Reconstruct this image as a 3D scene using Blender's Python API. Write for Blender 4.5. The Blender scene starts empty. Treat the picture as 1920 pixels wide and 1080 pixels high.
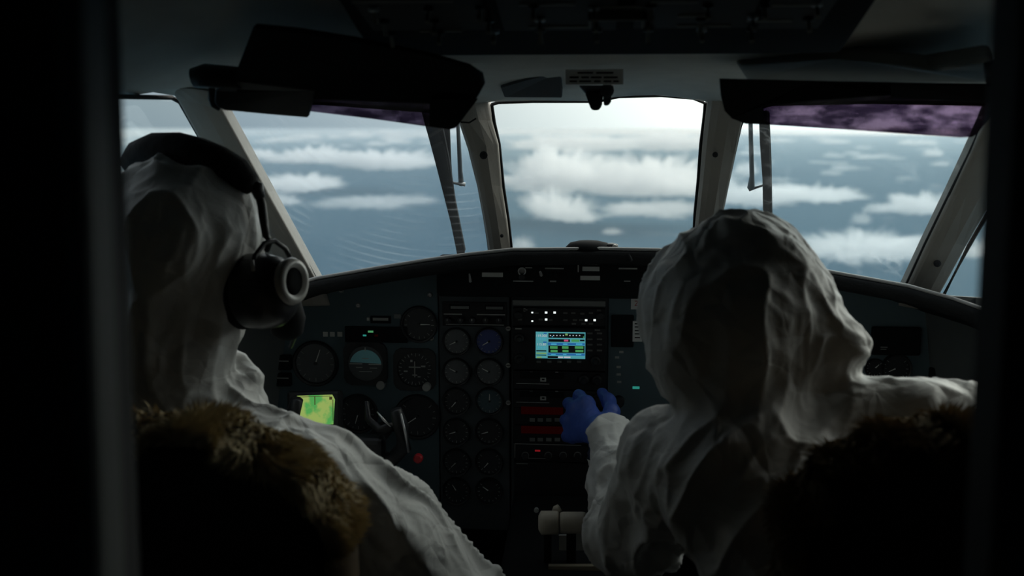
import bpy, bmesh, math, random
import numpy as np
from mathutils import Vector, Matrix, Euler

random.seed(7)
SC = bpy.context.scene
COL = SC.collection
R = math.radians

# ------------------------------------------------------------------ camera
F = 2000.0                                   # focal length for a 1920 px wide frame
CAM = Vector((0.0, 0.0, 1.2))
ROT = Euler((R(90 - 8.67), 0, R(4.75))).to_matrix()
cd = bpy.data.cameras.new('camera')
cd.sensor_width = 36.0
cd.lens = 36.0 * F / 1920.0
cd.clip_start = 0.02
cd.clip_end = 400000.0
cd.dof.use_dof = True
cd.dof.focus_distance = 1.95
cd.dof.aperture_fstop = 4.0
co = bpy.data.objects.new('camera', cd)
COL.objects.link(co)
co.location = CAM
co.rotation_euler = ROT.to_euler()
SC.camera = co

# ------------------------------------------------------------------ sky
W = bpy.data.worlds.new('hazy_sky')
SC.world = W
W.use_nodes = True
nt = W.node_tree
nt.nodes.clear()
def wn(t, **k):
    n = nt.nodes.new(t)
    for a, b in k.items():
        setattr(n, a, b)
    return n
tc = wn('ShaderNodeTexCoord')
sep = wn('ShaderNodeSeparateXYZ')
nt.links.new(tc.outputs['Generated'], sep.inputs[0])
ramp = wn('ShaderNodeValToRGB')
nt.links.new(sep.outputs['Z'], ramp.inputs[0])
el = ramp.color_ramp.elements
el[0].position = 0.0; el[0].color = (0.22, 0.32, 0.40, 1)
el[1].position = 1.0; el[1].color = (0.55, 0.62, 0.70, 1)
for p, c in ((0.03, (0.26, 0.36, 0.43, 1)), (0.12, (0.42, 0.49, 0.53, 1)), (0.45, (0.58, 0.63, 0.68, 1))):
    e = el.new(p); e.color = c
# hazy veiled sun ahead to the right: broad aureole
az, ev = R(42), R(25)
gdir = Vector((math.sin(az) * math.cos(ev), math.cos(az) * math.cos(ev), math.sin(ev)))
dot = wn('ShaderNodeVectorMath', operation='DOT_PRODUCT')
nt.links.new(tc.outputs['Generated'], dot.inputs[0])
dot.inputs[1].default_value = gdir
acos = wn('ShaderNodeMath', operation='ARCCOSINE')
nt.links.new(dot.outputs['Value'], acos.inputs[0])
m1 = wn('ShaderNodeMath', operation='DIVIDE'); m1.inputs[1].default_value = R(34)
nt.links.new(acos.outputs[0], m1.inputs[0])
m2 = wn('ShaderNodeMath', operation='POWER'); m2.inputs[1].default_value = 2.0
nt.links.new(m1.outputs[0], m2.inputs[0])
m3 = wn('ShaderNodeMath', operation='MULTIPLY'); m3.inputs[1].default_value = -1.0
nt.links.new(m2.outputs[0], m3.inputs[0])
m4 = wn('ShaderNodeMath', operation='EXPONENT')
nt.links.new(m3.outputs[0], m4.inputs[0])
glow = wn('ShaderNodeMixRGB', blend_type='ADD'); glow.inputs[0].default_value = 1.0
gcol = wn('ShaderNodeMixRGB', blend_type='MULTIPLY'); gcol.inputs[0].default_value = 1.0
gcol.inputs[1].default_value = (7.0, 6.9, 6.3, 1)
nt.links.new(m4.outputs[0], gcol.inputs[2])
nt.links.new(ramp.outputs[0], glow.inputs[1])
nt.links.new(gcol.outputs[0], glow.inputs[2])
bg = wn('ShaderNodeBackground'); bg.inputs['Strength'].default_value = 1.0
nt.links.new(glow.outputs[0], bg.inputs['Color'])
out = wn('ShaderNodeOutputWorld')
nt.links.new(bg.outputs[0], out.inputs['Surface'])

vs = SC.view_settings
vs.view_transform = 'Standard'
vs.look = 'None'
vs.exposure = -0.3
vs.gamma = 1.0
vs.use_curve_mapping = False
SC.cycles.volume_bounces = 10
SC.cycles.transparent_max_bounces = 16
SC.cycles.max_bounces = 14
SC.cycles.diffuse_bounces = 5

# ------------------------------------------------------------------ pixel -> place
def ray(u, v):
    return ROT @ Vector(((u - 960) / F, (540 - v) / F, -1.0))
def P(u, v, Y):
    d = ray(u, v)
    return CAM + d * (Y / d.y)
def PZ(u, v, z):
    d = ray(u, v)
    return CAM + d * ((z - CAM.z) / d.z)

# ------------------------------------------------------------------ materials
MATS = {}
def mat(name, col, rough=0.6, metal=0.0, spec=0.4, var=0.12, vscale=30.0, bump=0.0, bscale=120.0, emit=None, estr=0.0, sheen=0.0, sss=0.0, coat=0.0):
    if name in MATS:
        return MATS[name]
    m = bpy.data.materials.new(name)
    m.use_nodes = True
    t = m.node_tree
    b = t.nodes['Principled BSDF']
    b.inputs['Roughness'].default_value = rough
    b.inputs['Metallic'].default_value = metal
    b.inputs['Specular IOR Level'].default_value = spec
    if coat: b.inputs['Coat Weight'].default_value = coat
    if sheen: b.inputs['Sheen Weight'].default_value = sheen
    c = t.nodes.new('ShaderNodeTexCoord')
    n = t.nodes.new('ShaderNodeTexNoise')
    n.inputs['Scale'].default_value = vscale
    n.inputs['Detail'].default_value = 4
    t.links.new(c.outputs['Object'], n.inputs['Vector'])
    mx = t.nodes.new('ShaderNodeMixRGB')
    mx.inputs[1].default_value = (*[x * (1 - var) for x in col], 1)
    mx.inputs[2].default_value = (*[min(1, x * (1 + var)) for x in col], 1)
    t.links.new(n.outputs['Fac'], mx.inputs[0])
    t.links.new(mx.outputs[0], b.inputs['Base Color'])
    if bump:
        n2 = t.nodes.new('ShaderNodeTexNoise')
        n2.inputs['Scale'].default_value = bscale
        n2.inputs['Detail'].default_value = 6
        t.links.new(c.outputs['Object'], n2.inputs['Vector'])
        bp = t.nodes.new('ShaderNodeBump')
        bp.inputs['Strength'].default_value = bump
        bp.inputs['Distance'].default_value = 0.01
        t.links.new(n2.outputs['Fac'], bp.inputs['Height'])
        t.links.new(bp.outputs[0], b.inputs['Normal'])
    if emit:
        b.inputs['Emission Color'].default_value = (*emit, 1)
        b.inputs['Emission Strength'].default_value = estr
    MATS[name] = m
    return m

M_liner = mat('headliner_grey', (0.54, 0.54, 0.50), 0.85, bump=0.15, bscale=300, spec=0.2)
M_frame = mat('window_frame_beige', (0.31, 0.285, 0.25), 0.6, var=0.12, vscale=14, bump=0.05, spec=0.3)
M_black = mat('matte_black', (0.010, 0.011, 0.012), 0.85, spec=0.12)
M_blackg = mat('satin_black', (0.016, 0.017, 0.019), 0.45, spec=0.4)
M_rubber = mat('black_rubber', (0.01, 0.01, 0.011), 0.7)
M_panel = mat('panel_teal_grey', (0.075, 0.11, 0.125), 0.7, var=0.1, vscale=10, spec=0.25)
M_panel2 = mat('panel_dark_grey', (0.055, 0.065, 0.07), 0.7, var=0.12, spec=0.25)
M_radio = mat('radio_black', (0.015, 0.015, 0.017), 0.6, spec=0.25)
M_face = mat('gauge_face_black', (0.02, 0.022, 0.025), 0.5)
M_faceg = mat('gauge_face_grey', (0.09, 0.095, 0.1), 0.5)
M_faceb = mat('gauge_face_blue', (0.05, 0.07, 0.22), 0.5)
M_facet = mat('gauge_face_teal', (0.05, 0.085, 0.1), 0.5)
M_white = mat('marking_white', (0.75, 0.75, 0.70), 0.6)
M_mark = mat('marking_grey', (0.35, 0.35, 0.33), 0.6)
M_sky = mat('attitude_sky', (0.20, 0.48, 0.52), 0.5, emit=(0.2, 0.5, 0.55), estr=0.02)
M_label = mat('label_grey', (0.5, 0.5, 0.47), 0.6)
M_screw = mat('screw_steel', (0.55, 0.55, 0.55), 0.35, metal=0.8)
M_suit = mat('white_coverall', (0.54, 0.54, 0.525), 0.6, var=0.03, vscale=8, spec=0.35)
def creases(m, sc1=16.0, sc2=45.0):
    t = m.node_tree; b = t.nodes['Principled BSDF']
    c = t.nodes.new('ShaderNodeTexCoord')
    w = t.nodes.new('ShaderNodeTexNoise'); w.inputs['Scale'].default_value = 6
    t.links.new(c.outputs['Object'], w.inputs['Vector'])
    ad = t.nodes.new('ShaderNodeMixRGB'); ad.blend_type = 'ADD'; ad.inputs[0].default_value = 0.12
    t.links.new(c.outputs['Object'], ad.inputs[1]); t.links.new(w.outputs['Color'], ad.inputs[2])
    prev = None
    for sc_, st in ((sc1, 0.42), (sc2, 0.16)):
        v = t.nodes.new('ShaderNodeTexVoronoi'); v.feature = 'DISTANCE_TO_EDGE'; v.inputs['Scale'].default_value = sc_
        t.links.new(ad.outputs[0], v.inputs['Vector'])
        bp = t.nodes.new('ShaderNodeBump'); bp.inputs['Strength'].default_value = st; bp.inputs['Distance'].default_value = 0.35 / sc_
        t.links.new(v.outputs['Distance'], bp.inputs['Height'])
        if prev: t.links.new(prev.outputs[0], bp.inputs['Normal'])
        prev = bp
    t.links.new(prev.outputs[0], b.inputs['Normal'])
creases(M_suit)
M_glove = mat('blue_nitrile', (0.055, 0.11, 0.42), 0.45, var=0.1, bump=0.1)
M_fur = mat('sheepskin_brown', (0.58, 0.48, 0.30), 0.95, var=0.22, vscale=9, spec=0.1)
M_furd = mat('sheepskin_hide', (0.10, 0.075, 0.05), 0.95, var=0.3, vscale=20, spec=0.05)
M_seat = mat('seat_shell_dark', (0.028, 0.026, 0.027), 0.7, bump=0.1)
M_leather = mat('seat_cloth_dark', (0.03, 0.032, 0.035), 0.8)
M_beige = mat('lever_beige', (0.42, 0.38, 0.31), 0.5)
M_red = mat('red_plastic', (0.55, 0.02, 0.03), 0.4)
M_glare = mat('glareshield_leather', (0.02, 0.021, 0.022), 0.75, bump=0.2, bscale=250, spec=0.15)
M_floor = mat('floor_dark_carpet', (0.03, 0.03, 0.03), 0.95)
M_wall = mat('side_wall_dark', (0.10, 0.11, 0.11), 0.8)
M_bulk = mat('bulkhead_dark', (0.05, 0.052, 0.055), 0.8)
M_trimg = mat('bulkhead_trim_grey', (0.19, 0.2, 0.2), 0.6)
M_cabin = mat('cabin_dark', (0.035, 0.035, 0.04), 0.9)
M_silver = mat('highlight_silver', (0.6, 0.6, 0.6), 0.3, metal=0.9)
M_greyp = mat('grey_plastic', (0.42, 0.42, 0.41), 0.35, spec=0.5)

def emat(name, col, s):
    m = bpy.data.materials.new(name); m.use_nodes = True
    t = m.node_tree; t.nodes.clear()
    e = t.nodes.new('ShaderNodeEmission'); e.inputs[0].default_value = (*col, 1); e.inputs[1].default_value = s
    o = t.nodes.new('ShaderNodeOutputMaterial'); t.links.new(e.outputs[0], o.inputs[0])
    return m
E_white = emat('led_white', (0.9, 1.0, 0.97), 1.3)
E_green = emat('led_green', (0.12, 0.5, 0.2), 0.6)
E_teal = emat('led_teal', (0.05, 0.5, 0.4), 0.5)
E_redd = emat('display_red', (0.35, 0.02, 0.02), 0.025)
E_redl = emat('led_red', (0.5, 0.02, 0.03), 0.35)
S_teal = emat('screen_teal', (0.10, 0.42, 0.47), 0.85)
S_blue = emat('screen_blue', (0.03, 0.17, 0.45), 0.85)
S_black = emat('screen_black', (0.004, 0.006, 0.006), 1.0)
S_green = emat('screen_green', (0.08, 0.38, 0.12), 0.8)
S_white = emat('screen_white', (0.6, 0.62, 0.7), 0.9)
S_cyan = emat('screen_cyan', (0.08, 0.5, 0.75), 0.85)
S_mag = emat('screen_magenta', (0.75, 0.10, 0.25), 0.8)
S_lime = emat('screen_lime', (0.25, 0.45, 0.15), 0.8)

def map_screen():
    m = bpy.data.materials.new('moving_map_screen'); m.use_nodes = True
    t = m.node_tree; t.nodes.clear()
    c = t.nodes.new('ShaderNodeTexCoord')
    n = t.nodes.new('ShaderNodeTexNoise'); n.inputs['Scale'].default_value = 40; n.inputs['Detail'].default_value = 3
    t.links.new(c.outputs['Object'], n.inputs['Vector'])
    r = t.nodes.new('ShaderNodeValToRGB')
    r.color_ramp.elements[0].position = 0.38; r.color_ramp.elements[0].color = (0.10, 0.42, 0.10, 1)
    r.color_ramp.elements[1].position = 0.5; r.color_ramp.elements[1].color = (0.36, 0.50, 0.13, 1)
    t.links.new(n.outputs['Fac'], r.inputs[0])
    e = t.nodes.new('ShaderNodeEmission'); e.inputs[1].default_value = 0.95
    t.links.new(r.outputs[0], e.inputs[0])
    o = t.nodes.new('ShaderNodeOutputMaterial'); t.links.new(e.outputs[0], o.inputs[0])
    return m
S_map = map_screen()

def pane_mat(name, tint, scratch, wave_scale, haze, distort=2.0, pivot=(0, 0, 0)):
    m = bpy.data.materials.new(name); m.use_nodes = True
    t = m.node_tree; t.nodes.clear()
    tr = t.nodes.new('ShaderNodeBsdfTransparent'); tr.inputs[0].default_value = (*tint, 1)
    gl = t.nodes.new('ShaderNodeBsdfGlossy'); gl.inputs['Roughness'].default_value = 0.02
    df = t.nodes.new('ShaderNodeBsdfTranslucent'); df.inputs[0].default_value = (0.85, 0.9, 0.92, 1)
    c = t.nodes.new('ShaderNodeTexCoord')
    w = t.nodes.new('ShaderNodeTexWave'); w.wave_type = 'RINGS'; w.rings_direction = 'Y'
    w.inputs['Scale'].default_value = wave_scale; w.inputs['Distortion'].default_value = distort
    w.inputs['Detail'].default_value = 4; w.inputs['Detail Scale'].default_value = 3
    mp = t.nodes.new('ShaderNodeMapping'); mp.inputs['Location'].default_value = tuple(-x for x in pivot)
    t.links.new(c.outputs['Object'], mp.inputs[0]); t.links.new(mp.outputs[0], w.inputs['Vector'])
    pw = t.nodes.new('ShaderNodeMath'); pw.operation = 'POWER'; pw.inputs[1].default_value = 9
    t.links.new(w.outputs['Fac'], pw.inputs[0])
    n = t.nodes.new('ShaderNodeTexNoise'); n.inputs['Scale'].default_value = 9
    t.links.new(c.outputs['Object'], n.inputs['Vector'])
    mr = t.nodes.new('ShaderNodeMapRange'); mr.inputs[1].default_value = 0.45; mr.inputs[2].default_value = 0.7
    t.links.new(n.outputs['Fac'], mr.inputs[0])
    mu = t.nodes.new('ShaderNodeMath'); mu.operation = 'MULTIPLY'
    t.links.new(pw.outputs[0], mu.inputs[0]); t.links.new(mr.outputs[0], mu.inputs[1])
    ma = t.nodes.new('ShaderNodeMath'); ma.operation = 'MULTIPLY_ADD'; ma.inputs[1].default_value = scratch; ma.inputs[2].default_value = haze
    t.links.new(mu.outputs[0], ma.inputs[0])
    a = t.nodes.new('ShaderNodeMixShader'); t.links.new(ma.outputs[0], a.inputs[0])
    t.links.new(tr.outputs[0], a.inputs[1]); t.links.new(df.outputs[0], a.inputs[2])
    b = t.nodes.new('ShaderNodeMixShader'); b.inputs[0].default_value = 0.02
    t.links.new(a.outputs[0], b.inputs[1]); t.links.new(gl.outputs[0], b.inputs[2])
    o = t.nodes.new('ShaderNodeOutputMaterial'); t.links.new(b.outputs[0], o.inputs[0])
    return m
M_pane = pane_mat('windshield_glass_scratched', (0.88, 0.92, 0.94), 0.055, 22, 0.012, 0.7, P(850, 60, 1.95))
M_panec = pane_mat('windshield_glass_clear', (0.95, 0.97, 0.96), 0.02, 8, 0.006)
M_paner = pane_mat('windshield_glass_worn', (0.90, 0.95, 0.96), 0.06, 5, 0.008, 14.0)

def smoke_mat():
    m = bpy.data.materials.new('smoked_purple_visor'); m.use_nodes = True
    t = m.node_tree; t.nodes.clear()
    c = t.nodes.new('ShaderNodeTexCoord')
    n = t.nodes.new('ShaderNodeTexNoise'); n.inputs['Scale'].default_value = 20; n.inputs['Detail'].default_value = 10; n.inputs['Roughness'].default_value = 0.7
    mp = t.nodes.new('ShaderNodeMapping'); mp.inputs['Scale'].default_value = (1, 1, 2.4)
    t.links.new(c.outputs['Object'], mp.inputs[0]); t.links.new(mp.outputs[0], n.inputs['Vector'])
    r = t.nodes.new('ShaderNodeValToRGB')
    r.color_ramp.elements[0].position = 0.42; r.color_ramp.elements[0].color = (0.10, 0.075, 0.12, 1)
    r.color_ramp.elements[1].position = 0.58; r.color_ramp.elements[1].color = (0.33, 0.27, 0.34, 1)
    t.links.new(n.outputs['Fac'], r.inputs[0])
    tr = t.nodes.new('ShaderNodeBsdfTransparent'); t.links.new(r.outputs[0], tr.inputs[0])
    gl = t.nodes.new('ShaderNodeBsdfGlossy'); gl.inputs['Roughness'].default_value = 0.15
    b = t.nodes.new('ShaderNodeMixShader'); b.inputs[0].default_value = 0.02
    t.links.new(tr.outputs[0], b.inputs[1]); t.links.new(gl.outputs[0], b.inputs[2])
    o = t.nodes.new('ShaderNodeOutputMaterial'); t.links.new(b.outputs[0], o.inputs[0])
    return m
M_smoke = smoke_mat()

# ------------------------------------------------------------------ mesh helpers
def box(bm, x0, x1, y0, y1, z0, z1):
    r = bmesh.ops.create_cube(bm, size=1.0)
    for v in r['verts']:
        v.co = Vector(((x0 + x1) / 2 + v.co.x * (x1 - x0), (y0 + y1) / 2 + v.co.y * (y1 - y0), (z0 + z1) / 2 + v.co.z * (z1 - z0)))
    return r['verts']
def nbox(*a):
    bm = bmesh.new(); box(bm, *a); return bm
def cone(bm, a, b, ra, rb, n=16):
    a = Vector(a); b = Vector(b); d = b - a
    q = d.to_track_quat('Z', 'Y').to_matrix().to_4x4()
    bmesh.ops.create_cone(bm, cap_ends=True, segments=n, radius1=ra, radius2=rb, depth=d.length,
                          matrix=Matrix.Translation((a + b) / 2) @ q)
def ncone(*a, **k):
    bm = bmesh.new(); cone(bm, *a, **k); return bm
def tube(bm, pts, rads, n=10, flat=(1.0, 1.0), up=Vector((0, 0, 1))):
    pts = [Vector(p) for p in pts]
    if not isinstance(rads, (list, tuple)): rads = [rads] * len(pts)
    rings = []
    for i, p in enumerate(pts):
        t = (pts[min(i + 1, len(pts) - 1)] - pts[max(i - 1, 0)]).normalized()
        a = t.cross(up)
        if a.length < 1e-3: a = t.cross(Vector((1, 0, 0)))
        a.normalize(); b = a.cross(t).normalized()
        rings.append([bm.verts.new(p + (a * math.cos(k * 2 * math.pi / n) * flat[0] + b * math.sin(k * 2 * math.pi / n) * flat[1]) * rads[i]) for k in range(n)])
    for i in range(len(rings) - 1):
        for k in range(n):
            bm.faces.new((rings[i][k], rings[i][(k + 1) % n], rings[i + 1][(k + 1) % n], rings[i + 1][k]))
    bm.faces.new(rings[0][::-1]); bm.faces.new(rings[-1])
def ntube(*a, **k):
    bm = bmesh.new(); tube(bm, *a, **k); return bm
def grid(bm, rows):
    vv = [[bm.verts.new(p) for p in r] for r in rows]
    for i in range(len(vv) - 1):
        for j in range(len(vv[0]) - 1):
            bm.faces.new((vv[i][j], vv[i][j + 1], vv[i + 1][j + 1], vv[i + 1][j]))
    return vv
def slab(rows, off):
    """closed sheet: the grid of points and the same grid shifted by off"""
    bm = bmesh.new()
    off = Vector(off)
    a = [[bm.verts.new(Vector(p)) for p in r] for r in rows]
    b = [[bm.verts.new(Vector(p) + off) for p in r] for r in rows]
    n, m = len(a), len(a[0])
    for i in range(n - 1):
        for j in range(m - 1):
            bm.faces.new((a[i][j], a[i][j + 1], a[i + 1][j + 1], a[i + 1][j]))
            bm.faces.new((b[i][j], b[i + 1][j], b[i + 1][j + 1], b[i][j + 1]))
    for j in range(m - 1):
        bm.faces.new((a[0][j], b[0][j], b[0][j + 1], a[0][j + 1]))
        bm.faces.new((a[-1][j], a[-1][j + 1], b[-1][j + 1], b[-1][j]))
    for i in range(n - 1):
        bm.faces.new((a[i][0], a[i + 1][0], b[i + 1][0], b[i][0]))
        bm.faces.new((a[i][-1], b[i][-1], b[i + 1][-1], a[i + 1][-1]))
    return bm
def prism(poly, off):
    bm = bmesh.new(); off = Vector(off)
    a = [bm.verts.new(Vector(p)) for p in poly]; b = [bm.verts.new(Vector(p) + off) for p in poly]
    bm.faces.new(a); bm.faces.new(b[::-1])
    for i in range(len(a)):
        j = (i + 1) % len(a)
        bm.faces.new((a[i], b[i], b[j], a[j]))
    return bm
def lathe(prof, n=28, axis='Y'):
    """prof: (radius, height) pairs; spun about axis"""
    bm = bmesh.new()
    rings = []
    for r, h in prof:
        ring = []
        for k in range(n):
            a = 2 * math.pi * k / n
            c, s = r * math.cos(a), r * math.sin(a)
            ring.append(bm.verts.new((c, h, s) if axis == 'Y' else ((h, c, s) if axis == 'X' else (c, s, h))))
        rings.append(ring)
    for i in range(len(rings) - 1):
        for k in range(n):
            bm.faces.new((rings[i][k], rings[i][(k + 1) % n], rings[i + 1][(k + 1) % n], rings[i + 1][k]))
    bm.faces.new(rings[0]); bm.faces.new(rings[-1][::-1])
    return bm
def shift(bm, v, rot=None):
    for w in bm.verts:
        c = w.co.copy()
        if rot is not None: c = rot @ c
        w.co = c + Vector(v)
    return bm

def tag(o, label=None, cat=None, group=None, kind=None):
    if label: o['label'] = label
    if cat: o['category'] = cat
    if group: o['group'] = group
    if kind: o['kind'] = kind
    return o
def link(o, parent=None, at=None):
    COL.objects.link(o)
    if parent is not None:
        o.parent = parent
        tot = parent.location.copy() if parent.parent is None else Vector((0, 0, 0))
        o.matrix_parent_inverse = Matrix.Translation(-tot)
    return o
def obj(name, bm, m, parent=None, bevel=0.0, smooth=False, local=False, segs=2):
    bmesh.ops.recalc_face_normals(bm, faces=bm.faces)
    me = bpy.data.meshes.new(name); bm.to_mesh(me); bm.free()
    me.materials.append(m)
    if smooth:
        for p in me.polygons: p.use_smooth = True
    o = bpy.data.objects.new(name, me)
    if local and parent is not None:
        COL.objects.link(o); o.parent = parent
    else:
        link(o, parent)
    if bevel:
        b = o.modifiers.new('bevel', 'BEVEL'); b.width = bevel; b.segments = segs; b.limit_method = 'ANGLE'; b.angle_limit = R(40)
    return o
def thing(name, label, cat, loc, group=None):
    o = bpy.data.objects.new(name, None); COL.objects.link(o)
    o.empty_display_size = 0.05
    o.location = loc
    return tag(o, label, cat, group)
def structure(name, bm, m, label=None, cat=None, bevel=0.0, smooth=False):
    o = obj(name, bm, m, None, bevel, smooth)
    return tag(o, label, cat, None, 'structure')
def prect(u0, v0, u1, v1, Y, d, bm=None, front=0.0):
    """axis-aligned block whose rear sits at Y and whose face stands d nearer the cabin"""
    um, vm = (u0 + u1) / 2, (v0 + v1) / 2
    if bm is None: bm = bmesh.new()
    box(bm, P(u0, vm, Y).x, P(u1, vm, Y).x, Y - d - front, Y - front, P(um, v1, Y).z, P(um, v0, Y).z)
    return bm

# ------------------------------------------------------------------ numpy solids (smooth unions of rounded shapes)
def vnoise(p):
    i = np.floor(p).astype(np.int64); f = p - i
    f = f * f * f * (f * (f * 6 - 15) + 10)
    def h(a, b, c):
        n = (a * 374761393 + b * 668265263 + c * 2147483647 + 1013904223) & 0xFFFFFFFF
        n = ((n ^ (n >> 13)) * 1274126177) & 0xFFFFFFFF
        n = ((n ^ (n >> 16)) * 2246822519) & 0xFFFFFFFF
        return ((n ^ (n >> 15)) & 0xFFFF) / 32767.5 - 1.0
    x, y, z = i[:, 0], i[:, 1], i[:, 2]; fx, fy, fz = f[:, 0], f[:, 1], f[:, 2]
    def L(a, b, t): return a + (b - a) * t
    return L(L(L(h(x, y, z), h(x + 1, y, z), fx), L(h(x, y + 1, z), h(x + 1, y + 1, z), fx), fy),
             L(L(h(x, y, z + 1), h(x + 1, y, z + 1), fx), L(h(x, y + 1, z + 1), h(x + 1, y + 1, z + 1), fx), fy), fz)
def d_cap(p, a, b, ra, rb):
    a = np.array(a); b = np.array(b); ab = b - a
    t = np.clip(((p - a) @ ab) / (ab @ ab), 0, 1)
    return np.linalg.norm(p - a - t[:, None] * ab, axis=1) - (ra + (rb - ra) * t)
def d_ell(p, c, r, rot=None):
    q = p - np.array(c)
    if rot is not None: q = q @ np.array(rot)      # rot columns are the axes
    r = np.array(r)
    k0 = np.linalg.norm(q / r, axis=1); k1 = np.linalg.norm(q / (r * r), axis=1) + 1e-9
    return k0 * (k0 - 1) / k1
def smin(a, b, k):
    h = np.clip(0.5 + 0.5 * (b - a) / k, 0, 1)
    return b + (a - b) * h - k * h * (1 - h)
def field(p, els):
    d = None
    for e in els:
        k = e.get('k', 0.03)
        q = d_cap(p, *e['cap']) if 'cap' in e else d_ell(p, *e['ell'])
        d = q if d is None else smin(d, q, k)
    return d
def nets(els, lo, hi, h):
    lo = np.array(lo); n = np.ceil((np.array(hi) - lo) / h).astype(int) + 1
    xs = [lo[i] + h * np.arange(n[i]) for i in range(3)]
    D = np.empty(n)
    for i in range(n[0]):
        yy, zz = np.meshgrid(xs[1], xs[2], indexing='ij')
        p = np.stack([np.full(yy.size, xs[0][i]), yy.ravel(), zz.ravel()], 1)
        D[i] = field(p, els).reshape(n[1], n[2])
    cells = n - 1
    acc = np.zeros((*cells, 3)); cnt = np.zeros(cells)
    def sl(o): return tuple(slice(o[i], o[i] + cells[i]) for i in range(3))
    corners = [(a, b, c) for a in (0, 1) for b in (0, 1) for c in (0, 1)]
    for a in corners:
        for ax in range(3):
            if a[ax]: continue
            b = list(a); b[ax] = 1
            fa, fb = D[sl(a)], D[sl(b)]
            m = (fa < 0) != (fb < 0)
            t = np.where(m, fa / np.where(m, fa - fb, 1), 0)
            for k in range(3):
                acc[..., k] += np.where(m, a[k] + (t if k == ax else 0), 0)
            cnt += m
    ok = cnt > 0
    idx = -np.ones(cells, int); idx[ok] = np.arange(ok.sum())
    base = np.stack(np.meshgrid(*[np.arange(c) for c in cells], indexing='ij'), -1)
    V = lo + h * (base[ok] + acc[ok] / cnt[ok][:, None])
    quads = []
    S = D < 0
    for ax in range(3):
        o1, o2 = [(1, 2), (2, 0), (0, 1)][ax]
        s0 = [slice(1, -1)] * 3; s1 = [slice(1, -1)] * 3
        s0[ax] = slice(0, -1); s1[ax] = slice(1, None)
        a, b = S[tuple(s0)], S[tuple(s1)]
        ijk = np.argwhere(a != b)
        inside = a[tuple(ijk.T)]
        ijk = ijk + 1; ijk[:, ax] -= 1
        e1 = np.zeros(3, int); e1[o1] = 1; e2 = np.zeros(3, int); e2[o2] = 1
        q = [idx[tuple((ijk - x).T)] for x in (e1 + e2, e2, 0 * e1, e1)]
        q = np.stack(q, 1)
        q[~inside] = q[~inside][:, ::-1]
        quads.append(q)
    Q = np.concatenate(quads)
    Q = Q[(Q >= 0).all(1)]
    return V, Q
def vnormals(V, Q):
    n = np.cross(V[Q[:, 2]] - V[Q[:, 0]], V[Q[:, 3]] - V[Q[:, 1]])
    N = np.zeros_like(V)
    for k in range(4): np.add.at(N, Q[:, k], n)
    return N / (np.linalg.norm(N, axis=1)[:, None] + 1e-12)
def np_obj(name, V, Q, m, parent=None):
    me = bpy.data.meshes.new(name)
    me.from_pydata(V.tolist(), [], Q.tolist()); me.update()
    me.materials.append(m)
    for p in me.polygons: p.use_smooth = True
    o = bpy.data.objects.new(name, me)
    link(o, parent)
    return o
def crease(p, seed=0.0):
    a = np.abs(vnoise(p + seed))
    return 1.25 * (1 - np.sqrt(a + .004) * 1.55)
def subdivide(V, Q):
    E = np.concatenate([np.stack([Q[:, k], Q[:, (k + 1) % 4]], 1) for k in range(4)])
    Es = np.sort(E, 1)
    U, inv = np.unique(Es, axis=0, return_inverse=True)
    inv = inv.reshape(-1)
    n, m = len(V), len(Q)
    mids = V[U].mean(1); cen = V[Q].mean(1)
    e = [n + inv[k * m:(k + 1) * m] for k in range(4)]
    c = n + len(U) + np.arange(m)
    W_ = np.concatenate([V, mids, cen])
    Qn = np.concatenate([np.stack([Q[:, k], e[k], c, e[(k + 3) % 4]], 1) for k in range(4)])
    # one smoothing pass
    S = np.zeros_like(W_); cnt = np.zeros(len(W_))
    for k in range(4):
        a, b = Qn[:, k], Qn[:, (k + 1) % 4]
        np.add.at(S, a, W_[b]); np.add.at(cnt, a, 1); np.add.at(S, b, W_[a]); np.add.at(cnt, b, 1)
    return W_ * .4 + (S / cnt[:, None]) * .6, Qn
def wrinkle(V, Q, els, amp=0.006, seed=0.0):
    """sharp folds that run along each limb's or panel's own direction"""
    N = vnormals(V, Q)
    ds, vals = [], []
    for i, e in enumerate(els):
        q = d_cap(V, *e['cap']) if 'cap' in e else d_ell(V, *e['ell'])
        f = np.array(e.get('fold', (0.1, 0.2, 1.0)), float); f /= np.linalg.norm(f)
        w = e.get('wr', 1.0)
        along = (V @ f)[:, None] * f
        across = V - along
        # domain warp so folds wander
        wp = np.stack([vnoise(V * 9 + seed + k * 7.3) for k in range(3)], 1) * 0.02
        a = (across + wp) * 20 + along * 3.6
        b = (across + wp) * 44 + along * 9.0
        val = 1.0 * crease(a, seed + i * 3.1) + 0.26 * crease(b, seed + i * 5.7) + 0.45 * vnoise(V * 9 + seed)
        ds.append(q); vals.append(val * w)
    ds = np.stack(ds, 1); vals = np.stack(vals, 1)
    wt = np.exp(-(ds - ds.min(1, keepdims=True)) / 0.02)
    val = (wt * vals).sum(1) / wt.sum(1)
    W_ = V + N * (amp * (val - 0.3))[:, None]
    S = np.zeros_like(W_); cnt = np.zeros(len(W_))
    for k in range(4):
        a, b = Q[:, k], Q[:, (k + 1) % 4]
        np.add.at(S, a, W_[b]); np.add.at(cnt, a, 1); np.add.at(S, b, W_[a]); np.add.at(cnt, b, 1)
    return W_ * .45 + (S / cnt[:, None]) * .55

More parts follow.
